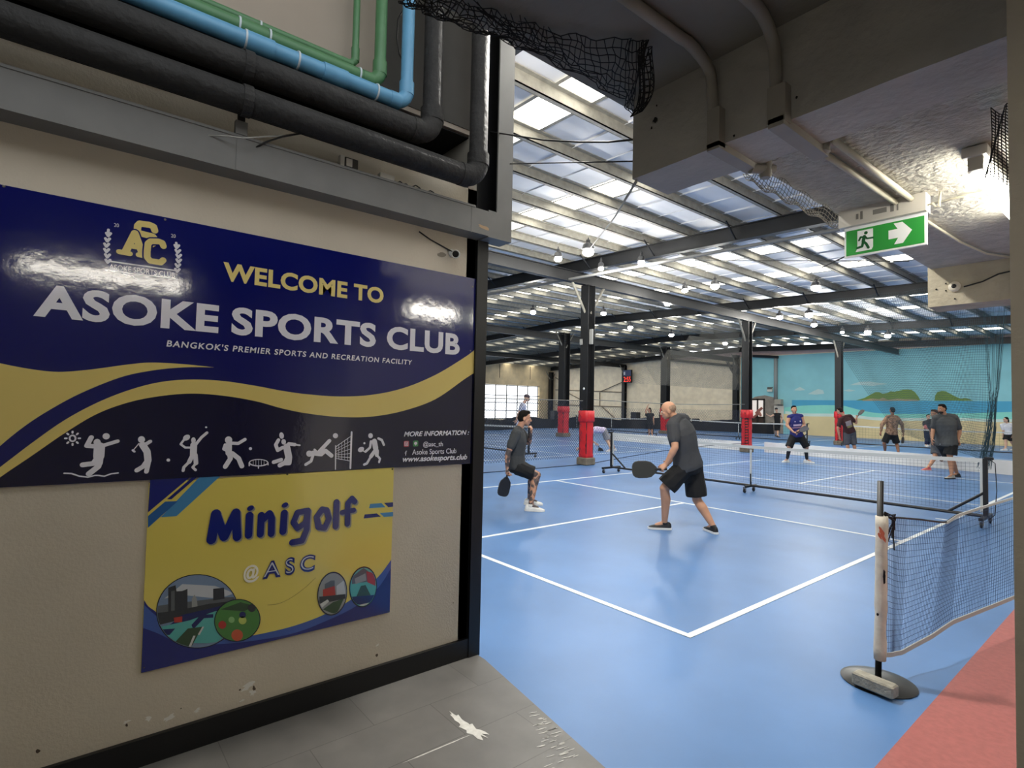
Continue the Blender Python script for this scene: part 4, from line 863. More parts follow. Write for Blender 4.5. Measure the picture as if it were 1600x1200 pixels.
# ------------------------------------------------------------------ portable nets
m_net = mat('net_dark', (26,30,40), .8); m_tape = mat('net_tape', (196,198,196), .7); m_wheel = mat('caster_grey', (126,126,128), .4); m_tyre = mat('caster_black', (24,24,25), .6)
def portable_net(label, a, b, mesh=.048, sr=.0013, group=None, top=(.93,.87,.93), bottom=.15, taped=True):
    a, b = V((*a,0)), V((*b,0)); L = (b-a).length; d = (b-a)/L; nrm = V((-d.y,d.x,0)); Z1 = V((0,0,1))
    t = thing('portable_net', label, 'net', (a+b)/2, group)
    P = lambda s, z, o=0: a+d*s+Z1*z+nrm*o
    mb = MB(); mb.tube([P(.02,bottom-.02), P(L-.02,bottom-.02)], .023, 8); obj('base_bar', mb, m_black, t)
    for s, sg_ in ((0,1),(L,-1)):
        mb = MB(); mb.obox(P(s,(.95+bottom)/2-.02), d, nrm, Z1, .026, .026, (.95-bottom)/2+.01, .006); obj('post', mb, m_black, t)
        mb = MB(); mb.tube([P(s,.47), P(s+sg_*.42,bottom-.01)], .019, 8); obj('diagonal_brace', mb, m_black, t)
        mb = MB(); mb.obox(P(s,bottom-.03), nrm, d, Z1, .32, .024, .022, .005); ft = obj('foot_bar', mb, m_black, t); mb = MB(); mb.obox(P(s-sg_*.04,.945), d, nrm, Z1, .05, .03, .018, .006); obj('post_cap', mb, m_black, t)
        for o in (-.27,.27): caster(ft, P(s,0,o), d)
    mid = L/2; mb = MB(); mb.obox(P(mid,(bottom+.10)), d, nrm, Z1, .012, .012, .10); obj('centre_stay', mb, m_black, t); mb = MB(); mb.obox(P(mid,bottom-.03), nrm, d, Z1, .2, .02, .02, .005); ft = obj('centre_foot', mb, m_black, t)
    for o in (-.17,.17): caster(ft, P(mid+.03,0,o), d)
    zt = lambda s: top[0]+(top[1]-top[0])*(1-abs(2*s/L-1)**1.6) if True else 0
    mb = MB(); n_ = int(L/mesh); k0 = .03
    for i in range(n_+1):
        s = k0+(L-2*k0)*i/n_; mb.strand([P(s,bottom+.03), P(s,zt(s)-.03)], sr)
    rows = int((top[0]-bottom-.05)/mesh)
    for j in range(rows+1): mb.strand([P(k0+(L-2*k0)*k/12, bottom+.03+(zt(L*k/12)-bottom-.05)*j/rows) for k in range(13)], sr)
    obj('mesh', mb, m_net, t)
    if taped:
        mb = MB(); ss = [k0+(L-2*k0)*k/16 for k in range(17)]
        mb.loft([[P(s,zt(s)-.045,-.008),P(s,zt(s)-.045,.008),P(s,zt(s)+.008,.008),P(s,zt(s)+.008,-.008)] for s in ss]); obj('top_tape', mb, m_tape, t)
        for s in (k0+.015, L-k0-.015): mb = MB(); mb.obox(P(s,(top[0]+bottom)/2), d, nrm, Z1, .015, .006, (top[0]-bottom)/2-.03); obj('side_tape', mb, m_tape, t)
        mb = MB(); mb.obox(P(mid,(top[1]+bottom)/2-.005), d, nrm, Z1, .017, .007, (top[1]-bottom)/2-.06); obj('centre_strap', mb, m_tape, t)
    return t
def caster(par, p, d):
    mb = MB(); p = V(p); s = V((-d.y,d.x,0)); s = d
    mb.lathe(p-s*.014+V((0,0,.042)), [(.02,0),(.042,.004),(.042,.024),(.02,.028)], 16, s); w = obj('wheel', mb, m_tyre, par, 'auto')
    mb = MB(); mb.obox(p+V((0,0,.075))-s*.02, s, s.cross(V((0,0,1))), V((0,0,1)), .003, .016, .038); mb.obox(p+V((0,0,.075))+s*.02, s, s.cross(V((0,0,1))), V((0,0,1)), .003, .016, .038); mb.obox(p+V((0,0,.108)), s, s.cross(V((0,0,1))), V((0,0,1)), .024, .02, .006); obj('wheel_fork', mb, m_wheel, par)
portable_net('wheeled net across the nearest court with white top tape', (.40,6.70), (-6.42,6.70))
portable_net('wheeled net on the next court, behind the crouching player', (-10.05,7.25), (-16.8,7.25), .09, .003)
portable_net('wheeled net in front of the doorway, ending left of the padded column by the mural', (-8.9,23.4), (-15.6,23.4), .12, .002)
portable_net('wheeled net before the mural, starting beside the padded column', (-7.55,23.95), (-.8,24.3), .12, .002)
portable_net('wheeled net in front of the beige wall behind the bald player', (-16.2,21.6), (-22.6,22.2), .12, .002)

# badminton style net by the red floor
bp = V((1.03,.335,0)); ln_ = thing('low_net', 'sagging low net with white sleeved black post on a round base', 'net', bp)
mb = MB(); mb.lathe(bp, [(.185,0),(.19,.006),(.15,.016),(.09,.022),(.03,.026),(.028,.03)], 40); base = obj('round_base', mb, mat('base_dark', (44,44,42), .28, metal=.4), ln_, 'auto')
mb = MB(); mb.cyl(bp+V((0,0,.02)), bp+V((.014,.006,1.165)), .0165, 14); obj('post', mb, m_black, ln_, True)
mb = MB(); rr = random.Random(3); mb.tube([bp+V((.014*z+rr.uniform(-.002,.002)+.006,rr.uniform(-.002,.002)+.006,z)) for z in [.13+.83*k/16 for k in range(17)]], [.031*(1+rr.uniform(-.08,.08)) for k in range(17)], 14); sl = obj('sleeve', mb, mat('sleeve_white', (208,200,186), .75, var=.1, vscale=14, bump=.3, bscale=20), ln_, True)
mb = MB(); c = bp+V((.02,.0,.86)); dv = V((CAM.x-c.x,CAM.y-c.y,0)).normalized(); sv = V((-dv.y,dv.x,0)); AX = (sv, V((0,0,1)))
NRM = dv
for q, (u, v, a, bb) in enumerate(((.0,.02,.010,.022),(.008,-.015,.008,.024),(-.008,-.01,.006,.02))): blotch(mb, c+dv*(.0365+.0002*q)+sv*u+V((0,0,v)), a, bb, .4, 0, 12, .35, AX)
obj('sleeve_print', mb, mat('print_red', (190,96,70), .7), sl)
mb = MB()
for z in (.40,.62,.64,.60): blotch(mb, bp+V((.02,0,z))+dv*.0372+sv*(.012 if z > .5 else -.02), .006, .022 if z > .5 else .008, 0, 0, 12, .2, AX)
obj('sleeve_mark', mb, m_black, sl)
NRM = V((1,0,0))
m_lnet = mat('net_blue', (30,46,78), .8)
pTop = [bp+V((.03,.03,.955)), V((1.10,.62,.925)), V((1.19,1.02,.89)), V((1.22,1.25,.90)), V((1.30,1.75,.93)), V((1.42,2.5,.97)), V((1.62,3.6,1.02))]
pBot = [bp+V((.03,.03,.16)), V((1.08,.55,.13)), V((1.15,.85,.17)), V((1.20,1.15,.21)), V((1.29,1.65,.22)), V((1.42,2.5,.22)), V((1.62,3.6,.25))]
def lnet(u, v):
    a, b_ = lerp_poly(pTop, u), lerp_poly(pBot, u); p = a*(1-v)+b_*v
    sag = .035*math.sin(math.pi*min(1,u*3.2)) if u < .31 else .075*math.sin(math.pi*(u-.31)/.69)*min(1,v*5)
    fold = .010*math.sin(u*34)*math.exp(-((u-.04)*14)**2)+.016*math.exp(-((u-.33)*12)**2)
    return p+V((.5*fold, .12*fold, -sag*math.sin(math.pi*min(v*1.15,1))-.02*math.exp(-((u-.33)*10)**2)*math.cos(v*2)))
mb = MB()
for j in range(24): mb.strand([lnet(k/72, j/23) for k in range(73)], .0013)
for i in range(131): mb.strand([lnet(i/130, k/14) for k in range(15)], .0011)
obj('mesh', mb, m_lnet, ln_)
mb = MB(); mb.tube([lnet(k/50,0) for k in range(26)], .006, 6); obj('head_cord', mb, m_black, ln_)
mb = MB(); mb.loft([[lnet(k/50,0)+V((0,0,.005)),lnet(k/50,0)+V((.004,-.004,-.011)),lnet(k/50,0)+V((.008,0,-.011)),lnet(k/50,0)+V((.006,.004,.005))] for k in range(17,51)]); obj('head_tape', mb, m_tape, ln_)
mb = MB(); mb.loft([[lnet(k/50,1)+V((0,0,.012)),lnet(k/50,1)+V((.006,-.006,-.012)),lnet(k/50,1)+V((.010,0,-.012)),lnet(k/50,1)+V((.008,.004,.012))] for k in range(0,51)]); obj('foot_tape', mb, mat('tape_grey', (176,178,176), .6), ln_)
mb = MB(); rr = random.Random(12); q = lnet(.03,0)
for k in range(7): mb.tube([bp+V((.03,.02,.965+rr.uniform(-.01,.02))), q+V((rr.uniform(-.02,.03),rr.uniform(0,.05),rr.uniform(-.02,.03))), q+V((rr.uniform(-.02,.02),rr.uniform(0,.04),-rr.uniform(.06,.2)))], .004, 5)
mb.ball(q+V((-.02,-.02,.012)), .016); obj('tie_knot', mb, m_black, ln_)
mb = MB(); a, b_ = at_z(1338,1051,.07), at_z(1398,1075,.07); dd = (b_-a); dd.z = 0; Lb = dd.length; dd.normalize(); mb.obox((a+b_)/2+V((0,0,-.02))+dd.cross(V((0,0,1)))*.004, dd, dd.cross(V((0,0,1))), V((0,0,1)), Lb/2+.008, .038, .034, .008)
tag(obj('brick', mb, mat('brick_grey', (150,146,134), .9, var=.15, vscale=20, bump=.4, bscale=60)), 'grey concrete brick weighing down the round base of the low net', 'brick')

# hanging barrier net between courts: diamond mesh up to a cord
m_dia = mat('net_cord', (38,48,66), .8)
def hang_net(label, p0, p1, z0f, z1f, step, r, diamond=True, m_=None, name='barrier_net', cord=True):
    p0, p1 = V((*p0,0)), V((*p1,0)); L = (p1-p0).length; d = (p1-p0)/L
    t = thing(name, label, 'net', (p0+p1)/2); mb = MB()
    P = lambda s, z: p0+d*s+V((0,0,z))
    if diamond:
        H = max(z1f(s*L/20) for s in range(21))
        n_ = int((L+H)/step)
        for i in range(n_+1):
            for sg_ in (1,-1):
                s0 = i*step-(H if sg_ == 1 else 0)
                pts = []
                for k in range(9):
                    z = H*k/8; s = s0+sg_*z
                    if 0 <= s <= L and z0f(s) <= z <= z1f(s): pts.append(P(s,z))
                if len(pts) > 1: mb.strand(pts, r)
    else:
        n_ = int(L/step)
        for i in range(n_+1): s = L*i/n_; mb.strand([P(s,z0f(s)), P(s,z1f(s))], r)
        H0 = min(z0f(s*L/20) for s in range(21)); H1 = max(z1f(s*L/20) for s in range(21)); z = H0
        while z < H1:
            ss = [L*k/24 for k in range(25) if z0f(L*k/24) <= z <= z1f(L*k/24)]
            if len(ss) > 1: mb.strand([P(ss[0],z), P(ss[-1],z)], r)
            z += step
    obj('mesh', mb, m_ or m_dia, t)
    if cord:
        for f_, rr_ in ((z1f,.012),(z0f,.010)):
            mb = MB(); mb.tube([P(L*k/24, f_(L*k/24)) for k in range(25)], rr_, 6); obj('cord', mb, mat('cord_grey', (120,118,112), .7) if f_ is z1f else m_dia, t)
    return t
hang_net('diamond barrier net on the floor left of the padded column nearest the court', (-7.72,-1.2), (-7.9,7.25), lambda s: .01, lambda s: 1.70, .078, .0046)
hang_net('drooping barrier net strung between the two padded columns of the near row', (-7.9,7.6), (-7.9,15.75), lambda s: .02+.30*(s/8.15)+.10*math.sin(math.pi*s/8.15), lambda s: 1.74-.06*math.sin(math.pi*s/8.15), .10, .0026)
hang_net('fine net curtain hanging under the roof above the drooping barrier net', (-7.95,8.9), (-7.95,15.7), lambda s: 1.76, lambda s: 2.3+2.2*min(1,s/4.5), .055, .0035, True, mat('curtain_grey', (92,92,88), .9), 'net_curtain', False)
# net curtain at the right with its gathered bunch
cu_ = thing('net_curtain', 'dark net curtain gathered to one side behind the bearded man', 'net', (-1.5,15.0,0))
def curt(u, v):
    xt = -5.2+4.3*u; xb = -2.9+1.9*u**.8; x = xt*(1-v)+xb*v; z = 5.0*(1-v)+(.35+.6*(1-u))*v
    return V((x, 14.9+.12*math.sin(u*26)*(1-v*.4), z-.25*math.sin(math.pi*v)*(1-u)))
mb = MB()
for i in range(91): mb.strand([curt(i/90,k/12) for k in range(13)], .0034)
for j in range(72): mb.strand([curt(k/40,j/71) for k in range(41)], .0034)
obj('mesh', mb, mat('curtain_teal', (64,84,92), .9), cu_)
mb = MB(); rr = random.Random(21); foot = V((-.98,14.4,.25)); 
for k in range(26):
    a = rr.uniform(0,6.28); q = rr.uniform(.02,.17); tx = rr.uniform(-.5,.12); mb.strand([V((-.62+tx*.8,14.6,4.0+rr.uniform(-.3,.9))), V((-.72+tx*.35,14.5+.05*math.sin(a),2.2)), V((-.86+.09*math.cos(a),14.45+.1*math.sin(a),1.2)), foot+V((q*math.cos(a),q*math.sin(a),rr.uniform(-.1,.1)))], .0032)
for k in range(40):
    a = rr.uniform(0,6.28); q = rr.uniform(.02,.16); mb.strand([V((-.80+.05*math.cos(a),14.46+.06*math.sin(a),rr.uniform(1.2,2.3))), V((-.88+.10*math.cos(a),14.44+.1*math.sin(a),.8)), foot+V((q*math.cos(a),q*math.sin(a),rr.uniform(-.1,.1)))], .0036)
obj('gathered_end', mb, mat('curtain_dark', (50,78,88), .9), cu_)
mb = MB(); mb.tube([V((.44,6.72,.93)),V((.50,6.73,.88)),V((.515,6.73,.5)),V((.49,6.73,.16)),V((.44,6.73,.1))], .006, 6); tag(obj('hanging_cord', mb, m_wire), 'thin dark cord hanging from the end post of the near net', 'cord')

# ------------------------------------------------------------------ high bay lamps
m_glow = mat('lamp_glow', (255,252,240), .4, emit=LAMP_STRENGTH); m_lh = mat('lamp_housing', (60,60,62), .4)
lamps = [(913,-12,4.9,'high bay lamp just inside the opening, hidden above the slab edge',.13),(919,390,4.95,'high bay lamp above the padded column nearest the court',.13),(872,402,5.2,'high bay lamp just left of the nearest column top',.10),(1002,408,5.2,'high bay lamp under the first rafter brace',.09),(939,418,5.2,'high bay lamp tucked right of the nearest column top',.08),(833,486,5.2,'high bay lamp seen beside the black doorpost',.12),(943,488,5.2,'high bay lamp below the second rafter near the column',.11),(985,510,5.2,'high bay lamp above the digit clock',.12),(1043,473,5.2,'high bay lamp on the second rafter right of the nearest column',.11),(1070,452,5.3,'small high bay lamp under the skylight row over the bald player',.10),(1117,445,5.3,'bright high bay lamp right of the skylight row over the bald player',.13),(1049,522,5.2,'high bay lamp above the dark column behind the bald player',.13),(1133,535,5.2,'high bay lamp close to the joint of beige wall and mural',.13),(1275,447,5.3,'bright high bay lamp above the second rafter under the exit sign',.14),(1218,494,5.3,'high bay lamp right of the laced column top',.13),(1264,490,5.3,'bright high bay lamp over the man in blue jersey',.15),(1272,506,5.2,'high bay lamp on a bracket left of the padded column by the mural',.12),(1316,518,5.2,'small high bay lamp at the top of the padded column by the mural',.09),(1356,517,5.2,'high bay lamp on a bracket right of the padded column by the mural',.14),(1387,523,5.2,'bright high bay lamp nearest the gathered net curtain',.15)]
for px, py, z, lb, r in lamps:
    r *= .95
    c = at_z(px, py, z-.3)
    t = thing('high_bay_lamp', lb, 'lamp', c)
    mb = MB(); mb.lathe(c, [(r*.9,.0),(r,.02),(r*.8,.10),(r*.35,.13),(r*.35,.19),(.012,.20),(.012,.24)], 20); obj('housing', mb, m_lh, t, 'auto')
    mb = MB(); mb.ball(c+V((0,0,-.45*r)), r*.92, None, r*.6); obj('lens', mb, m_glow, t, True)
    li = bpy.data.lights.new('lamp_light', 'POINT'); li.energy = LAMP_WATTS*(6.5 if py < 0 else 1); li.color = (1,.97,.9); li.shadow_soft_size = r; lo = bpy.data.objects.new('lamp_light', li); COL.objects.link(lo); lo.parent = t; lo.location = (0,0,-1.3*r)
# ------------------------------------------------------------------ people
def solid_from(mb, voxel, smooth_it, name, mats, parent):
    # weld overlapping volumes into one continuous skin
    me = bpy.data.meshes.new('tmp'); me.from_pydata(mb.v, [], mb.f); o = bpy.data.objects.new('tmp', me); COL.objects.link(o)
    r = o.modifiers.new('r', 'REMESH'); r.mode = 'VOXEL'; r.voxel_size = voxel
    if smooth_it: q = o.modifiers.new('s', 'SMOOTH'); q.factor = .5; q.iterations = smooth_it
    dg = bpy.context.evaluated_depsgraph_get(); m2 = bpy.data.meshes.new_from_object(o.evaluated_get(dg)); bpy.data.objects.remove(o); bpy.data.meshes.remove(me)
    m2.name = name; m2.materials.clear()
    for k in (mats if isinstance(mats, (list, tuple)) else [mats]): m2.materials.append(k)
    m2.polygons.foreach_set('use_smooth', [True]*len(m2.polygons)); m2.update()
    b = bpy.data.objects.new(name, m2); COL.objects.link(b)
    if parent is not None: b.parent = parent; b.matrix_parent_inverse = Matrix.Translation(-parent.location) if parent.type == 'EMPTY' else Matrix.Identity(4)
    return b
UP = V((0,0,1))
def ering(c, ax, ay, w, d, n=20, p=.8):
    out = []
    for k in range(n):
        a = 2*math.pi*k/n; ca, sa = math.cos(a), math.sin(a)
        out.append(c+ax*(w*math.copysign(abs(ca)**p, ca))+ay*(d*math.copysign(abs(sa)**p, sa)))
    return out
def hand(mb, w, d, nrm, side, s=1.0, curl=.6, spread=.0):
    # w wrist, d pointing to the knuckles, nrm out of the palm; side +1 / -1 chooses where the thumb leaves the palm
    d = d.normalized(); nrm = (nrm-d*nrm.dot(d)).normalized(); x = d.cross(nrm)*side
    pr = []
    for t, hw, hd in ((.0,.026,.019),(.03,.036,.018),(.065,.040,.016),(.088,.038,.013)): pr.append(ering(w+d*(t*s), x, nrm, hw*s, hd*s, 12))
    mb.loft(pr)
    for k, (o, L, r) in enumerate(((.029,.068,.0095),(.010,.076,.0098),(-.010,.071,.0095),(-.028,.056,.0085))):
        p = w+d*(.084*s)+x*(o*s); a = curl*(.75+.12*k); dd = d+x*(spread*(1.5-k)*.1)
        for f_ in (.46,.31,.23):
            a2 = a; dv = (dd*math.cos(a2)+nrm*math.sin(a2)).normalized(); q = p+dv*(L*f_*s); mb.capsule(p, q, r*s, r*.92*s, 8); p = q; a += curl*.85
    p = w+d*(.028*s)+x*(.03*s)+nrm*(.006*s)
    for L, aa in ((.038,.35),(.032,.75),(.024,1.1)):
        dv = (x*.75*math.cos(aa*1.1)+d*.75+nrm*(.35+.5*curl*aa)).normalized(); q = p+dv*(L*s); mb.capsule(p, q, .0115*s, .0102*s, 8); p = q
def head_shape(mb, c, F, R, U, s=1.0, jaw=1.0):
    A = (R, F, U)
    mb.ball(c+U*.025*s-F*.012*s, .074*s, .093*s, .090*s, A, 18, 12)
    mb.ball(c-U*.040*s+F*.022*s, .058*s*jaw, .066*s, .062*s, A, 16, 10)
    mb.ball(c-U*.088*s+F*.055*s, .026*s*jaw, .024*s, .020*s, A, 12, 8)
    mb.capsule(c+U*.012*s+F*.082*s, c-U*.024*s+F*.101*s, .009*s, .014*s, 10)
    for k in (-1,1):
        mb.ball(c-U*.024*s+F*.092*s+R*(.012*k*s), .009*s, .010*s, .008*s, A, 8, 6)
        mb.ball(c+U*.018*s+F*.070*s+R*(.030*k*s), .026*s, .012*s, .009*s, A, 10, 6)
        mb.ball(c-U*.018*s+F*.056*s+R*(.036*k*s), .022*s, .024*s, .020*s, A, 10, 6)
        mb.ball(c-U*.012*s-F*.004*s+R*(.076*k*s), .010*s, .021*s, .033*s, A, 10, 8)
    mb.ball(c-U*.058*s+F*.084*s, .024*s, .010*s, .006*s, A, 10, 6); mb.ball(c-U*.066*s+F*.082*s, .021*s, .010*s, .006*s, A, 10, 6)
SKINS = dict(tan=(196,146,116), pale=(222,178,150), brown=(150,104,78), olive=(176,128,98))
def person(label, J, feet, skin='tan', build=1.0, look=None, gaze=0.0, shirt=None, shorts=None, hair=None, beard=None, shoes=(230,230,228), soles=(240,240,238), voxel=.011, hands=None, zc=None, extra=None, cap=None, tattoo=False, sleeves=.55, shorts_len=.85, calf=None, headsize=1.0, shirt_mat=None, hem=-.06, leg_flare=1.0, longleg=None, name='person', skin_mat=None):
    """J: joint -> (px, py, metres further away than the body plane); feet: ((px,py,turn),(px,py,turn)) left, right on the floor"""
    gz = [at_z(f[0], f[1], 0.0) for f in feet] if feet else []
    if zc is None: zc = sum(depth_of(g) for g in gz)/len(gz)
    K = {k: at_d(v[0], v[1], zc+(v[2] if len(v) > 2 else 0)) for k, v in J.items()}
    base = sum(gz, V())/len(gz) if gz else V((K['hl'].x, K['hl'].y, 0)); base.z = 0
    t = thing(name, label, 'person', base)
    vr = V((_r0.x,_r0.y,0)); va = V((-_r0.y,_r0.x,0))           # image right and away, level
    hip = (K['hl']+K['hr'])/2; sh = (K['sl']+K['sr'])/2; sp = (sh-hip); Ls = sp.length; su = sp.normalized()
    def side_axis(a, b, u): x = (b-a); x = x-u*x.dot(u); return x.normalized()
    hx = side_axis(K['hl'], K['hr'], su); sx = side_axis(K['sl'], K['sr'], su)
    # anatomical widths keep their size even when the trace is narrow
    HW = .090*build; K['hl'] = hip-hx*HW; K['hr'] = hip+hx*HW
    SW_ = .175*(.85+.15*build)*(.92+.08*headsize); K['sl'] = sh-sx*SW_; K['sr'] = sh+sx*SW_
    def fwd(x): return su.cross(x).normalized()
    rings_spec = ((-.17,.10,.085),(-.10,.150,.105),(.02,.162,.112),(.16,.152,.104),(.34,.136,.098),(.55,.146,.108),(.74,.160,.112),(.88,.155,.096),(.98,.115,.076),(1.05,.062,.062))
    def torso(mb, grow, t0, t1, wk=1.0):
        rr_ = []; ts = [t0]+[q[0] for q in rings_spec if t0 < q[0] < t1]+[t1]
        for tt in ts:
            for (a, b) in zip(rings_spec, rings_spec[1:]):
                if a[0] <= tt <= b[0]: k = (tt-a[0])/(b[0]-a[0]); w = a[1]+(b[1]-a[1])*k; d = a[2]+(b[2]-a[2])*k; break
            x = (hx*(1-min(max(tt,0),1))+sx*min(max(tt,0),1)).normalized(); f_ = fwd(x); w *= build*wk; d *= build*(.9+.1*wk)
            bl = K['_'] if '_' in K else None
            rr_.append(ering(hip+sp*tt+f_*(-.012*math.sin(math.pi*min(max(tt,0),1))), x, f_, w+grow, d+grow))
        mb.loft(rr_)
    # knees and ankles: ankles stand over the traced feet
    legs = {}
    for k, g, ft in zip('lr', gz, feet or ()):
        a = math.radians(ft[2]); fd = vr*math.cos(a)+va*math.sin(a); an = V((g.x,g.y,.085))-fd*.065; an.z += ft[3] if len(ft) > 3 else 0
        legs[k] = (K['h'+k], K['k'+k], an, fd)
    if not feet:
        for k in 'lr': legs[k] = (K['h'+k], K['k'+k], K['a'+k], vr)
    body = MB(); torso(body, 0, -.17, 1.05)
    for k in 'lr':
        h, kn, an, fd = legs[k]
        body.capsule(h, kn, .088*build, .056*(.6+.4*build)); d = (an-kn); m_ = kn+d*.32-fd*.018
        body.capsule(kn, m_, .053*(.6+.4*build), .058*(.5+.5*build)); body.capsule(m_, an, .056*(.5+.5*build), .036); body.capsule(an, V((an.x,an.y,.05+an.z-.085))+fd*.10, .034, .028)
        s, e, w = K['s'+k], K['e'+k], K['w'+k]
        body.capsule(s, s*.55+e*.45, .062*(.6+.4*build), .050*(.6+.4*build)); body.capsule(s*.55+e*.45, e, .050*(.6+.4*build), .040*(.7+.3*build)); m2 = e*.65+w*.35
        body.capsule(e, m2, .040*(.7+.3*build), .043*(.7+.3*build)); body.capsule(m2, w, .041*(.7+.3*build), .028)
        hd, hn, cu = (hands or {}).get(k, (None, None, .55)) if hands else (None, None, .55)
        dvec = (w-e).normalized() if hd is None else (vr*hd[0]+va*hd[1]+UP*hd[2])
        nvec = (fwd(sx)*.3+sx*(-.9 if k == 'r' else .9)) if hn is None else (vr*hn[0]+va*hn[1]+UP*hn[2])
        hand(body, w+dvec.normalized()*.012, dvec, nvec, 1 if k == 'r' else -1, 1.0, cu)
    # head
    hc = K['head']; ga = math.radians(look if look is not None else 270); F = (vr*math.cos(ga)+va*math.sin(ga)); U0 = (hc-(sh+su*.02)).normalized()*.35+UP*.65; U0.normalize()
    F = (F+UP*math.tan(math.radians(gaze))); F = (F-U0*F.dot(U0)).normalized(); Rr = F.cross(U0).normalized()
    nk = sh+su*.075
    for k in 'lr': body.capsule(nk, K['s'+k]+su*.006, .040*(.6+.4*build), .050*(.6+.4*build))
    body.capsule(sh+su*.04, hc-U0*.05-F*.02, .050*(.6+.4*build), .054); head_shape(body, hc, F, Rr, U0, headsize, 1.0+.1*(build-1))
    sm = skin_mat or mat('skin_'+skin, SKINS[skin], .55, var=.06, vscale=6)
    bo = solid_from(body, voxel, 3 if voxel < .009 else 2, 'body', sm, t)
    A = (Rr, F, U0); s_ = headsize
    for k in (-1, 1):
        e = MB(); e.ball(hc+U0*.004*s_+F*.078*s_+Rr*(.030*k*s_), .0125*s_, .010*s_, .0085*s_, A, 12, 8); eo = obj('eye', e, mat('eye_white', (232,228,222), .3), t, True)
        e = MB(); e.ball(hc+U0*.004*s_+F*.0865*s_+Rr*(.030*k*s_), .006*s_, .004*s_, .006*s_, A, 10, 6); obj('iris', e, mat('iris', (36,24,18), .25), eo, True)
        e = MB(); e.tube([hc+U0*.024*s_+F*.080*s_+Rr*(.016*k*s_), hc+U0*.029*s_+F*.079*s_+Rr*(.031*k*s_), hc+U0*.022*s_+F*.069*s_+Rr*(.046*k*s_)], .0045*s_, 6); obj('eyebrow', e, mat('brow', (38,30,26), .8), t, True)
    e = MB(); e.ball(hc-U0*.062*s_+F*.0925*s_, .020*s_, .004*s_, .006*s_, A, 10, 6); obj('lips', e, mat('lips', (150,84,76), .5), t, True)
    if hair:
        hm = mat('hair_%d_%d_%d' % hair['rgb'], hair['rgb'], .85, var=.25, vscale=60, bump=.4, bscale=180, spec=.15); e = MB(); st = hair.get('style', 'short')
        if st == 'short':
            e.ball(hc+U0*.043*s_-F*.022*s_, .078*s_, .088*s_, .082*s_, A, 18, 12); e.ball(hc+U0*.000*s_-F*.045*s_, .075*s_, .068*s_, .074*s_, A, 16, 10); e.ball(hc+U0*.096*s_+F*.026*s_, .052*s_, .050*s_, .030*s_, A, 14, 8)
        elif st == 'fade':
            e.ball(hc+U0*.056*s_-F*.012*s_, .0755*s_, .092*s_, .070*s_, A, 18, 12); e.ball(hc+U0*.092*s_+F*.040*s_, .045*s_, .048*s_, .026*s_, A, 14, 8); q_ = MB(); q_.ball(hc+U0*.014*s_-F*.036*s_, .0750*s_, .070*s_, .056*s_, A, 18, 12); obj('hair_sides', q_, mat('hair_fade', (70,56,48), .8), t, True)
        elif st == 'stubble':
            e.ball(hc+U0*.022*s_-F*.024*s_, .0762*s_, .084*s_, .072*s_, A, 18, 12)
        elif st == 'long':
            e.ball(hc+U0*.040*s_-F*.024*s_, .082*s_, .090*s_, .086*s_, A, 18, 12); e.ball(hc-U0*.02*s_-F*.055*s_, .074*s_, .060*s_, .085*s_, A, 16, 10); e.capsule(hc-U0*.02*s_-F*.10*s_, hc-U0*.14*s_-F*.11*s_, .04*s_, .022*s_)
        solid_from(e, max(.007, voxel*.7), 2, 'hair', hm, t)
    if beard:
        e = MB(); e.ball(hc-U0*.074*s_+F*.046*s_, .056*s_, .052*s_, .038*s_, A, 16, 10); e.ball(hc-U0*.052*s_+F*.082*s_, .030*s_, .016*s_, .008*s_, A, 10, 8); obj('beard', e, mat('beard', beard, .8, var=.2, vscale=80), t, True)
    if cap:
        e = MB(); e.ball(hc+U0*.050*s_-F*.014*s_, .083*s_, .098*s_, .074*s_, A, 18, 12); co = obj('cap', e, mat('cap_%d' % sum(cap), cap, .7), t, True)
        e = MB(); e.loft([[hc+U0*(.058-.006*abs(q))*s_+F*(.07+.085*math.cos(q*.9))*s_+Rr*(.07*math.sin(q))*s_+U0*dz for q in [-1.5+3*i/10 for i in range(11)]]+[hc+U0*(.056)*s_+F*.05*s_+Rr*(.06*x)*s_+U0*dz for x in (1,-1)] for dz in (-.004,.004)]); obj('cap_peak', e, mat('cap_peak_%d' % sum(cap), tuple(min(255,c+30) for c in cap), .7), t)
    # clothes
    if shirt:
        m_ = shirt_mat or mat('cloth_%d_%d_%d' % tuple(shirt), shirt, .85, var=.10, vscale=5, bump=.35, bscale=16)
        e = MB(); torso(e, .017 if build < 1.1 else .024, hem, 1.045, 1.03)
        for k in 'lr': e.capsule(sh+su*.052, K['s'+k]+su*.010, .064*(.6+.4*build), .068*(.6+.4*build))
        if sleeves:
            for k in 'lr':
                s, el, w = K['s'+k], K['e'+k], K['w'+k]; q = s+(el-s)*min(sleeves,1)
                e.capsule(s-su*.005, q, .079*(.7+.3*build), .068*(.7+.3*build))
                if sleeves > 1: e.capsule(el, el+(w-el)*(sleeves-1), .058, .045)
        so = solid_from(e, voxel*.95, 4, 'shirt', m_, t)
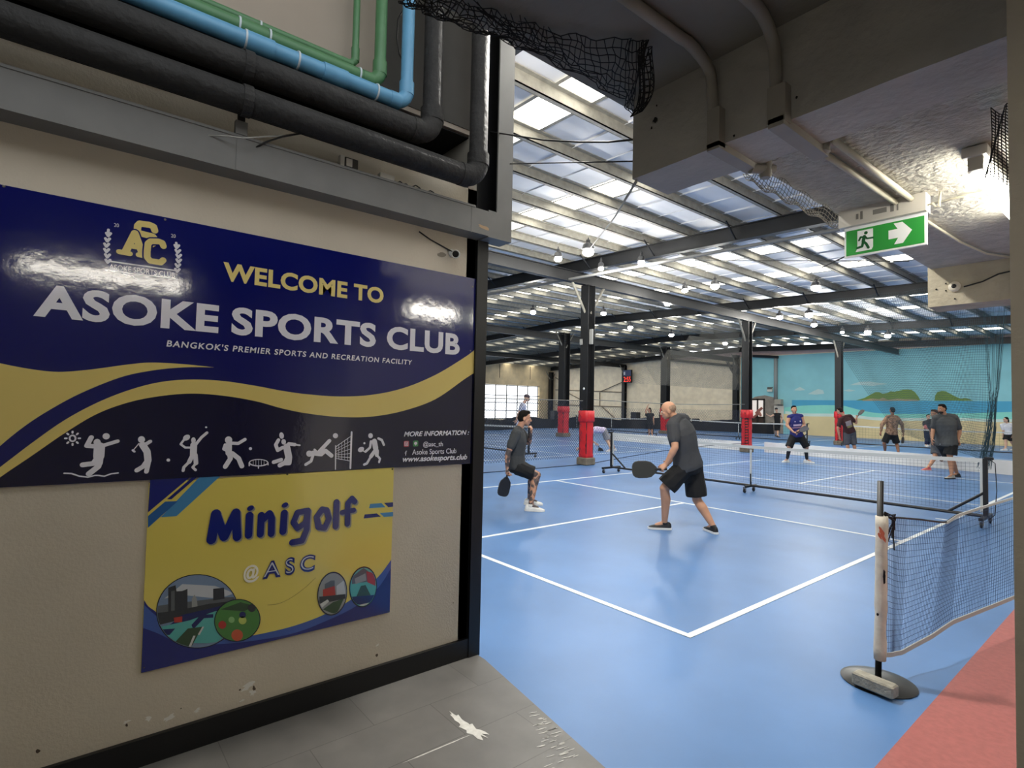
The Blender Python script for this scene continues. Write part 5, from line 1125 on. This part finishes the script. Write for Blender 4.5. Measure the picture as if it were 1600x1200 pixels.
    if shorts:
        m_ = mat('cloth_%d_%d_%d' % tuple(shorts), shorts, .85, var=.12, vscale=6, bump=.3, bscale=14)
        e = MB(); torso(e, .014, -.17, .14, 1.0)
        if shorts_len > .6: e.capsule(legs['l'][0]*.62+legs['l'][1]*.38, legs['r'][0]*.62+legs['r'][1]*.38, .075*build, .075*build)
        for k in 'lr':
            h, kn, an, fd = legs[k]; q = h+(kn-h)*min(shorts_len,1); 
            dd = (kn-h).normalized(); x = dd.orthogonal().normalized(); y = dd.cross(x)
            rr_ = []
            for tt, rad in ((-.14,.078),(0,.104),(.4,.104),(.8,.104*leg_flare),(1.0,.104*leg_flare)): rr_.append([h+(q-h)*tt+(x*math.cos(i*math.pi/8)+y*math.sin(i*math.pi/8))*(rad*build*(1+.05*math.sin(i*2.3+tt*4))) for i in range(16)])
            e.loft(rr_)
            if shorts_len > 1: e.capsule(kn, kn+(an-kn)*(shorts_len-1), .078*build, .060)
        solid_from(e, voxel*.95, 2, 'shorts', m_, t)
    if calf:
        for k in 'lr':
            h, kn, an, fd = legs[k]; e = MB(); d = an-kn; m_ = kn+d*.32-fd*.018; e.capsule(kn+d*.10-fd*.006, m_, .056, .062); e.capsule(m_, kn+d*.88, .060, .044); solid_from(e, voxel, 2, 'leg_sleeve', mat('calf_black', calf, .7), t)
    if shoes and feet:
        for k, sc in zip('lr', shoes if isinstance(shoes[0], (tuple, list)) else (shoes, shoes)):
            h, kn, an, fd = legs[k]; lx = V((-fd.y,fd.x,0)); z0 = an.z-.085; o = V((an.x,an.y,z0))
            e = MB(); rr_ = []
            for f0, w, zt in ((-.085,.020,.075),(-.065,.034,.098),(-.02,.038,.105),(.04,.040,.085),(.10,.046,.066),(.15,.046,.052),(.185,.036,.042),(.203,.016,.034)):
                rr_.append([o+fd*f0+lx*(w*math.cos(a))+UP*(.022+(zt-.022)*max(0,math.sin(a))) for a in [math.pi*i/10 for i in range(11)]])
            e.loft(rr_); e.ball(o+fd*.0+UP*.085, .042, .046, .03, (lx, fd, UP)); sh_ = solid_from(e, .007, 3, 'shoe', mat('shoe_%d_%d_%d' % tuple(sc), sc, .6, var=.1, vscale=30), t)
            e = MB(); ol = [(-.092,.012),(-.08,.030),(-.03,.040),(.04,.042),(.10,.050),(.15,.050),(.19,.038),(.21,.014)]
            P = [o+fd*f0+lx*w for f0, w in ol]+[o+fd*f0-lx*w for f0, w in ol[::-1]]; e.prism([p+UP*.002 for p in P], UP*.026); obj('sole', e, mat('sole_%d' % sum(soles), soles, .6), sh_)
    info = dict(K=K, hip=hip, sh=sh, sp=sp, hx=hx, sx=sx, fw=fwd(sx), fh=fwd(hx), vr=vr, va=va, t=t, legs=legs, F=F, U=U0, R=Rr, hc=hc)
    return info
def paddle(label, grip, d, nrm, rgb=(24,24,26), s=1.0, edge=(60,60,62)):
    d = d.normalized(); nrm = (nrm-d*nrm.dot(d)).normalized(); x = d.cross(nrm)
    t = thing('paddle', label, 'paddle', grip); g = V(grip)
    mb = MB(); mb.capsule(g-d*.055*s, g+d*.075*s, .0155*s, .0145*s, 12); obj('handle', mb, mat('grip_black', (30,30,32), .8), t, True)
    ol = [(.06,.018),(.09,.05),(.13,.085),(.18,.098),(.28,.100),(.32,.092),(.345,.07),(.355,.035)]
    def out(k): return [g+d*(a*s)+x*(b*s*k) for a, b in ol]+[g+d*(a*s)-x*(b*s*k) for a, b in ol[::-1]]
    mb = MB(); mb.prism([p-nrm*.007 for p in out(1)], nrm*.014); fo = obj('face', mb, mat('paddle_%d_%d_%d' % rgb, rgb, .5, var=.08, vscale=10), t)
    mb = MB(); P = out(1.01); mb.tube(P+[P[0]], .0075*s, 6); obj('edge_guard', mb, mat('edge_%d' % sum(edge), edge, .5), t)
    return t
def chest_patch(I, name, u0, u1, v0, v1, front, m_, lift=.05, rows=4, cols=6):
    # print lying on the cloth: u across (-1..1 = shoulder to shoulder), v up the trunk (0 hip, 1 shoulder)
    so = [c for c in I['t'].children if c.name.split('.')[0] == 'shirt'][0]
    from mathutils.bvhtree import BVHTree
    bv = BVHTree.FromObject(so, bpy.context.evaluated_depsgraph_get()); mb = MB(); vs = []
    bpy.context.view_layer.update(); mw = so.matrix_world.inverted()
    for j in range(rows+1):
        v = v0+(v1-v0)*j/rows
        for i in range(cols+1):
            u = u0+(u1-u0)*i/cols; x = (I['hx']*(1-v)+I['sx']*v).normalized(); f_ = (I['fh']*(1-v)+I['fw']*v).normalized()*front
            o = I['hip']+I['sp']*v+x*(u*.17); h = bv.ray_cast(mw @ (o+f_*.6), -f_)
            p = so.matrix_world @ h[0] if h[0] is not None else o+f_*.13
            vs.append(p+f_*.004)
    n = cols+1; mb.add(vs, [(j*n+i, j*n+i+1, (j+1)*n+i+1, (j+1)*n+i) for j in range(rows) for i in range(cols)]); return obj(name, mb, m_, so)
def tattoo_mat(nm, base, ink):
    M = mat(nm, base, .55, rgb2=None, var=.05, vscale=5); N = M.node_tree.nodes; L = M.node_tree.links; b = N['Principled BSDF']
    tc = N.new('ShaderNodeTexCoord'); mv = N.new('ShaderNodeTexNoise'); mv.inputs['Scale'].default_value = 9; mv.inputs['Detail'].default_value = 6; mv.inputs['Distortion'].default_value = 1.5
    rp = N.new('ShaderNodeValToRGB'); rp.color_ramp.elements[0].position = .47; rp.color_ramp.elements[1].position = .56; rp.color_ramp.elements[0].color = (1,1,1,1); rp.color_ramp.elements[1].color = (0,0,0,1)
    sx = N.new('ShaderNodeSeparateXYZ'); L.new(tc.outputs['Object'], sx.inputs[0])
    # the ink covers the arms and lower legs, not the head
    lo = N.new('ShaderNodeMath'); lo.operation = 'LESS_THAN'; lo.inputs[1].default_value = 1.18; L.new(sx.outputs['Z'], lo.inputs[0])
    mu_ = N.new('ShaderNodeMath'); mu_.operation = 'MULTIPLY'; L.new(lo.outputs[0], mu_.inputs[0]); L.new(tc.outputs['Object'], mv.inputs['Vector']); L.new(mv.outputs['Fac'], rp.inputs['Fac']); L.new(rp.outputs['Color'], mu_.inputs[1])
    mx = N.new('ShaderNodeMixRGB'); mx.inputs[1].default_value = (*lin(base),1); mx.inputs[2].default_value = (*lin(ink),1); L.new(mu_.outputs[0], mx.inputs['Fac']); L.new(mx.outputs[0], b.inputs['Base Color']); return M

# crouching player by the left sideline, in profile
I = person('crouching man in dark grey tee and black shorts at the left sideline', dict(head=(820,653.5,.0), sl=(813,674.5,.16), sr=(807,677,-.14), el=(826,692,.22), er=(793.5,709,-.24), wl=(829,679,.10), wr=(792.3,730.5,-.24), hl=(808,729,.10), hr=(808,729,-.10), kl=(834,741,.12), kr=(839.5,742,-.10)),
    ((834,789,-6),(836,799,-8)), 'tan', 1.06, 0, -4, (58,60,62), (18,18,20), dict(rgb=(26,22,20), style='short'), None, (232,230,224), (236,234,228), .0075, dict(r=((-.05,0,-1),(.9,.2,0),1.0), l=((.15,-.1,.95),(-.8,.3,0),.9)), None, None, None, True, .62, .80, None, 1.0, skin_mat=tattoo_mat('skin_tattoo', (192,142,114), (74,66,66)))
g = I['K']['wr']+V((0,0,-.085)); paddle('black paddle held low by the crouching man', g+I['vr']*.01, I['vr']*-.22+UP*-1+I['va']*-.1, I['vr']*.5+I['va']*-.8, (26,28,34), .95)
# bald player in the middle, seen from behind
I = person('bald man in dark grey tee and black shorts seen from behind in mid court', dict(head=(1044,641.5,-.02), sl=(1049,661.5,-.18), sr=(1070,658,.14), el=(1055,699,-.26), er=(1064,692,.36), wl=(1041.5,724,-.20), wr=(1046,722,.20), hl=(1066,729,-.08), hr=(1084,728,.06), kl=(1038,763,-.05), kr=(1089,781,.05)),
    ((1030,827,172),(1110,831,100)), 'tan', 1.16, 165, -18, (60,61,64), (12,12,14), dict(rgb=(150,124,104), style='stubble'), None, (26,26,28), (226,226,224), .0075, dict(l=((-.7,0,-.7),(.5,.6,-.3),1.0), r=((-.8,-.3,-.5),(.2,-.9,0),.8)), None, None, None, False, .62, .88, None, 1.0, leg_flare=1.12)
g = I['K']['wl']+I['vr']*-.06+UP*-.075; paddle('black square paddle in the left hand of the bald man', g, I['vr']*-1+UP*-.04+I['va']*.12, I['va']*-1+UP*.15, (28,30,28), 1.0, (44,44,44))
# far side of the net
I = person('man in blue sleeveless jersey and dark leg sleeves facing the net', dict(head=(1240.8,640,0), sl=(1253,651.5,0), sr=(1232,651.5,0), el=(1257,664.5,-.02), er=(1229.3,664.5,-.02), wl=(1250.5,671.5,-.22), wr=(1239.5,675,-.24), hl=(1249,681,0), hr=(1240.5,681,0), kl=(1260.5,698.5,-.08), kr=(1232.8,698,-.08)),
    ((1264.5,723.5,-35),(1227.5,722.5,205)), 'tan', 1.05, 262, -8, (34,38,106), (16,16,18), dict(rgb=(24,22,22), style='short'), None, (232,232,228), (240,240,236), .010, dict(l=((-.7,-.5,-.4),(0,.5,-.8),1.0), r=((.8,-.5,-.3),(0,.5,-.8),1.0)), None, None, None, False, 0, 1.0, (26,26,28))
m_pr = mat('print_pale', (190,176,204), .8)
chest_patch(I, 'jersey_stripe', -1.0, 1.0, .54, .63, 1, m_pr); chest_patch(I, 'jersey_stripe', -1.0, 1.0, .42, .49, 1, mat('print_lilac', (150,120,150), .8)); chest_patch(I, 'jersey_badge', -.55, -.36, .74, .81, 1, mat('print_white', (226,226,230), .8)); chest_patch(I, 'jersey_badge', .36, .52, .75, .80, 1, m_pr)
g = I['K']['wr']+I['vr']*.10+I['va']*-.06; paddle('dark paddle held across the waist by the man in blue jersey', g, I['vr']*1+UP*.55+I['va']*-.1, I['va']*-.6+UP*.8, (44,46,60), .9)
I = person('bearded man in loose dark grey tee walking beyond the right end of the net', dict(head=(1471.5,639,0), sl=(1489.5,652.5,-.05), sr=(1464,653,.08), el=(1499.5,672,-.05), er=(1458,670,.14), wl=(1497,688,-.12), wr=(1457,684,.06), hl=(1484,694,-.06), hr=(1474,694,.08), kl=(1484,713,-.10), kr=(1484,714,.14)),
    ((1484,748.5,195),(1492,745.5,190)), 'olive', 1.26, 188, -2, (72,74,74), (18,19,20), dict(rgb=(26,22,20), style='short'), (30,24,20), ((168,164,152),(40,40,40)), (40,40,40), .010, dict(l=((.2,0,-1),(-.8,-.2,0),1.0)), None, None, None, False, .78, .86, None, .98, leg_flare=1.05)
chest_patch(I, 'shorts_mark', .2, .26, .0, .03, 1, mat('print_white', (226,226,230), .8), .05, 1, 1)
g = I['K']['wl']+UP*-.07+I['vr']*.02; paddle('dark paddle held at the hip by the bearded man', g, I['vr']*.75+I['va']*.75+UP*-.05, UP*1, (34,32,32), .9)
person('man in dark tee, grey shorts and coral shoes half hidden behind the bearded man', dict(head=(1459.5,646.5,0), sl=(1471,659,-.05), sr=(1456,660,.08), el=(1472,676,-.05), er=(1455,674,.10), wl=(1468,688,-.12), wr=(1456,688,.04), hl=(1466,694,-.06), hr=(1462,694,.08), kl=(1466,713,.05), kr=(1461,712,.0)),
    ((1474,731,185),(1447,735.5,188)), 'tan', 1.02, 190, 0, (70,66,66), (96,98,100), dict(rgb=(74,52,38), style='short'), None, (226,96,96), (236,222,220), .012)
# next court, seen from behind
I = person('man in brown printed tee and grey long shorts reaching up with a paddle, back turned', dict(head=(1312,642,.05), sl=(1311.5,654,-.04), sr=(1330,652,0), el=(1309,669,-.08), er=(1337.5,661,-.05), wl=(1311.5,682,-.05), wr=(1338,654,-.1), hl=(1323.5,675,0), hr=(1332,675,0), kl=(1323.5,694,0), kr=(1334,694,0)),
    ((1323,712,100),(1335.5,712,80)), 'tan', 1.05, 120, 0, (62,34,34), (78,80,86), dict(rgb=(40,32,30), style='short'), None, (210,208,202), (230,230,226), .012, dict(r=((.3,0,.9),(-.8,-.2,0),1.1)), None, None, None, False, .7, 1.08)
chest_patch(I, 'back_print', -.72, .42, .50, .82, -1, mat('print_grey', (150,140,144), .8)); chest_patch(I, 'back_print', -.62, .46, .36, .50, -1, mat('print_olive', (140,132,84), .8))
g = I['K']['wr']+UP*.08+I['vr']*.05; paddle('black paddle raised by the man in brown tee', g, I['vr']*.75+UP*.9, I['vr']*.9+UP*-.7+I['va']*.25, (28,26,28), .85)
mc = mat('camo_shirt', (112,84,64), .85, rgb2=(176,140,112), vscale=16, detail=2)
I = person('man in brown camouflage long sleeve shirt and black shorts, back turned before the mural', dict(head=(1394,641.5,0), sl=(1384,652.5,0), sr=(1404.5,652.5,0), el=(1378,664,0), er=(1409.5,663.5,0), wl=(1376.3,674.5,-.03), wr=(1411.3,676.5,-.03), hl=(1387.5,678,0), hr=(1397.5,678,0), kl=(1381.5,693,0), kr=(1401,693.5,0)),
    ((1380.5,709.5,100),(1402.5,711.5,80)), 'brown', 1.12, 90, 0, (112,84,64), (18,18,20), dict(rgb=(20,18,18), style='short'), None, ((222,150,140),(206,206,206)), (230,230,226), .012, None, None, None, None, False, 1.85, .9, shirt_mat=mc)
g = I['K']['wr']+UP*-.08; paddle('thin dark paddle hanging from the hand of the man in camouflage shirt', g, UP*-1+I['vr']*-.1, I['vr']*1+I['va']*-.15, (40,36,34), .85)
person('person in dark tee and navy trousers holding a pink bag behind the bearded man', dict(head=(1450.6,651.3,0), sl=(1454.5,660,0), sr=(1446,660,0), el=(1456.5,667.5,-.02), er=(1443.5,667,-.02), wl=(1451.5,670,-.25), wr=(1447.5,670,-.25), hl=(1452,674,0), hr=(1448,674,0), kl=(1452,684,0), kr=(1448,684,0)),
    ((1453,697.5,-60),(1447.5,698,-110)), 'pale', .95, 250, -20, (52,46,46), (30,34,66), dict(rgb=(24,22,24), style='short'), None, (232,232,232), (240,240,238), .014, shorts_len=1.85)
c = at_d(1448.5,667,depth_of(at_z(1450,698))-.42); mb = MB(); mb.obox(c, V((1,0,0)), V((0,1,0)), UP, .10, .06, .09, .02); tag(obj('pink_bag', mb, mat('bag_pink', (214,120,118), .6)), 'small pink bag in the hands of the person in navy trousers', 'bag')
person('woman in white shirt and black skirt walking at the right edge of the opening', dict(head=(1571.5,656,0), sl=(1577.5,664,-.04), sr=(1570,664,.06), el=(1580,672,-.05), er=(1568,672,.08), wl=(1581,679,-.1), wr=(1567,679,.1), hl=(1577,678,-.04), hr=(1573.5,678,.05), kl=(1580.5,691,0), kr=(1571.5,690,0)),
    ((1583.5,704,170),(1568.5,704,175)), 'pale', .88, 180, 0, (222,222,226), (22,22,24), dict(rgb=(26,22,22), style='long'), None, (230,230,230), (240,240,238), .013, sleeves=.8, shorts_len=.75, leg_flare=1.2)
person('person in black cap, black vest and shorts walking by the bare wall', dict(head=(1213,640.3,0), sl=(1219,647.5,0), sr=(1209.5,647.5,0), el=(1222,654,.05), er=(1204,651,.02), wl=(1220.5,659.5,-.1), wr=(1199.5,648.5,0), hl=(1216.5,664,0), hr=(1213,664,0), kl=(1215.5,672.5,0), kr=(1212.5,672.5,0)),
    ((1216.5,683.5,-80),(1212.5,682,-100)), 'pale', .95, 230, 0, (24,24,26), (22,22,24), None, None, (60,60,62), (90,90,90), .016, sleeves=0, shorts_len=1.0, cap=(40,38,40))
person('person in white and blue top and dark cap by the windows', dict(head=(823.5,622,0), sl=(818,634,-.10), sr=(815.5,634,.14), el=(811,645,-.12), er=(815,646,.16), wl=(807,656,-.05), wr=(824,652,.05), hl=(813,664,-.04), hr=(812,664,.05), kl=(815,686,0), kr=(811,686,0)),
    ((817,709,0),(809,709,0)), 'pale', .98, 0, 0, (206,210,232), (216,216,220), None, None, (220,220,220), (230,230,230), .012, shorts_len=1.7, cap=(70,60,70))
I = person('person in lilac top and grey shorts bent over behind the nearest padded column', dict(head=(917,676,0), sl=(926,671.5,-.15), sr=(926,671.5,.15), el=(915,687,-.18), er=(919,685,.14), wl=(905,699,-.2), wr=(930,692,.1), hl=(944,673,-.08), hr=(944,673,.08), kl=(948,688,-.05), kr=(953,688,.06)),
    ((952,706,178),(957,704.5,178)), 'pale', .95, 180, -45, (206,194,220), (140,138,140), dict(rgb=(40,32,30), style='short'), None, (220,220,220), (230,230,230), .012, shorts_len=.9)
g = I['K']['wr']+I['vr']*.12+UP*-.12; paddle('black paddle held low by the person bent over behind the column', g, UP*-1+I['vr']*.5, I['va']*-1, (22,22,24), .85)
person('woman in black top and shorts reaching up by the tarp barrier', dict(head=(1014.5,640.5,0), sl=(1019,648,0), sr=(1011,648,0), el=(1021,654.5,0), er=(1009,641.5,0), wl=(1021.5,660,0), wr=(1012,634.5,0), hl=(1017.5,662,0), hr=(1014,662,0), kl=(1018.5,671.5,0), kr=(1014,671.5,0)),
    ((1020,682.5,-70),(1014,682,-110)), 'tan', .92, 200, 10, (30,30,32), (26,26,28), dict(rgb=(30,24,22), style='long'), None, (214,214,214), (230,230,230), .016, sleeves=.2)

# things of one kind share a group
for stem_, g in dict(high_bay_lamp='high bay lamps under the hall roof', steel_column='steel columns of the hall', portable_net='wheeled nets on the courts', paddle='paddles held by the players', batten_lamp='fluorescent batten lamps over the entry', equipment_box='dark boxes by the tarp barrier', insulated_pipe='black insulated pipes on the sign wall', ceiling_conduit='painted conduits on the concrete beam', slab_conduit='thin conduits on the sprayed slab', kickboard='low white boards behind the courts', person='people playing or walking in the hall', bird_netting='bird netting under the concrete ceiling', barrier_net='barrier nets between the courts').items():
    for o in list(COL.objects):
        if o.parent is None and o.name.split('.')[0] == stem_: o['group'] = g
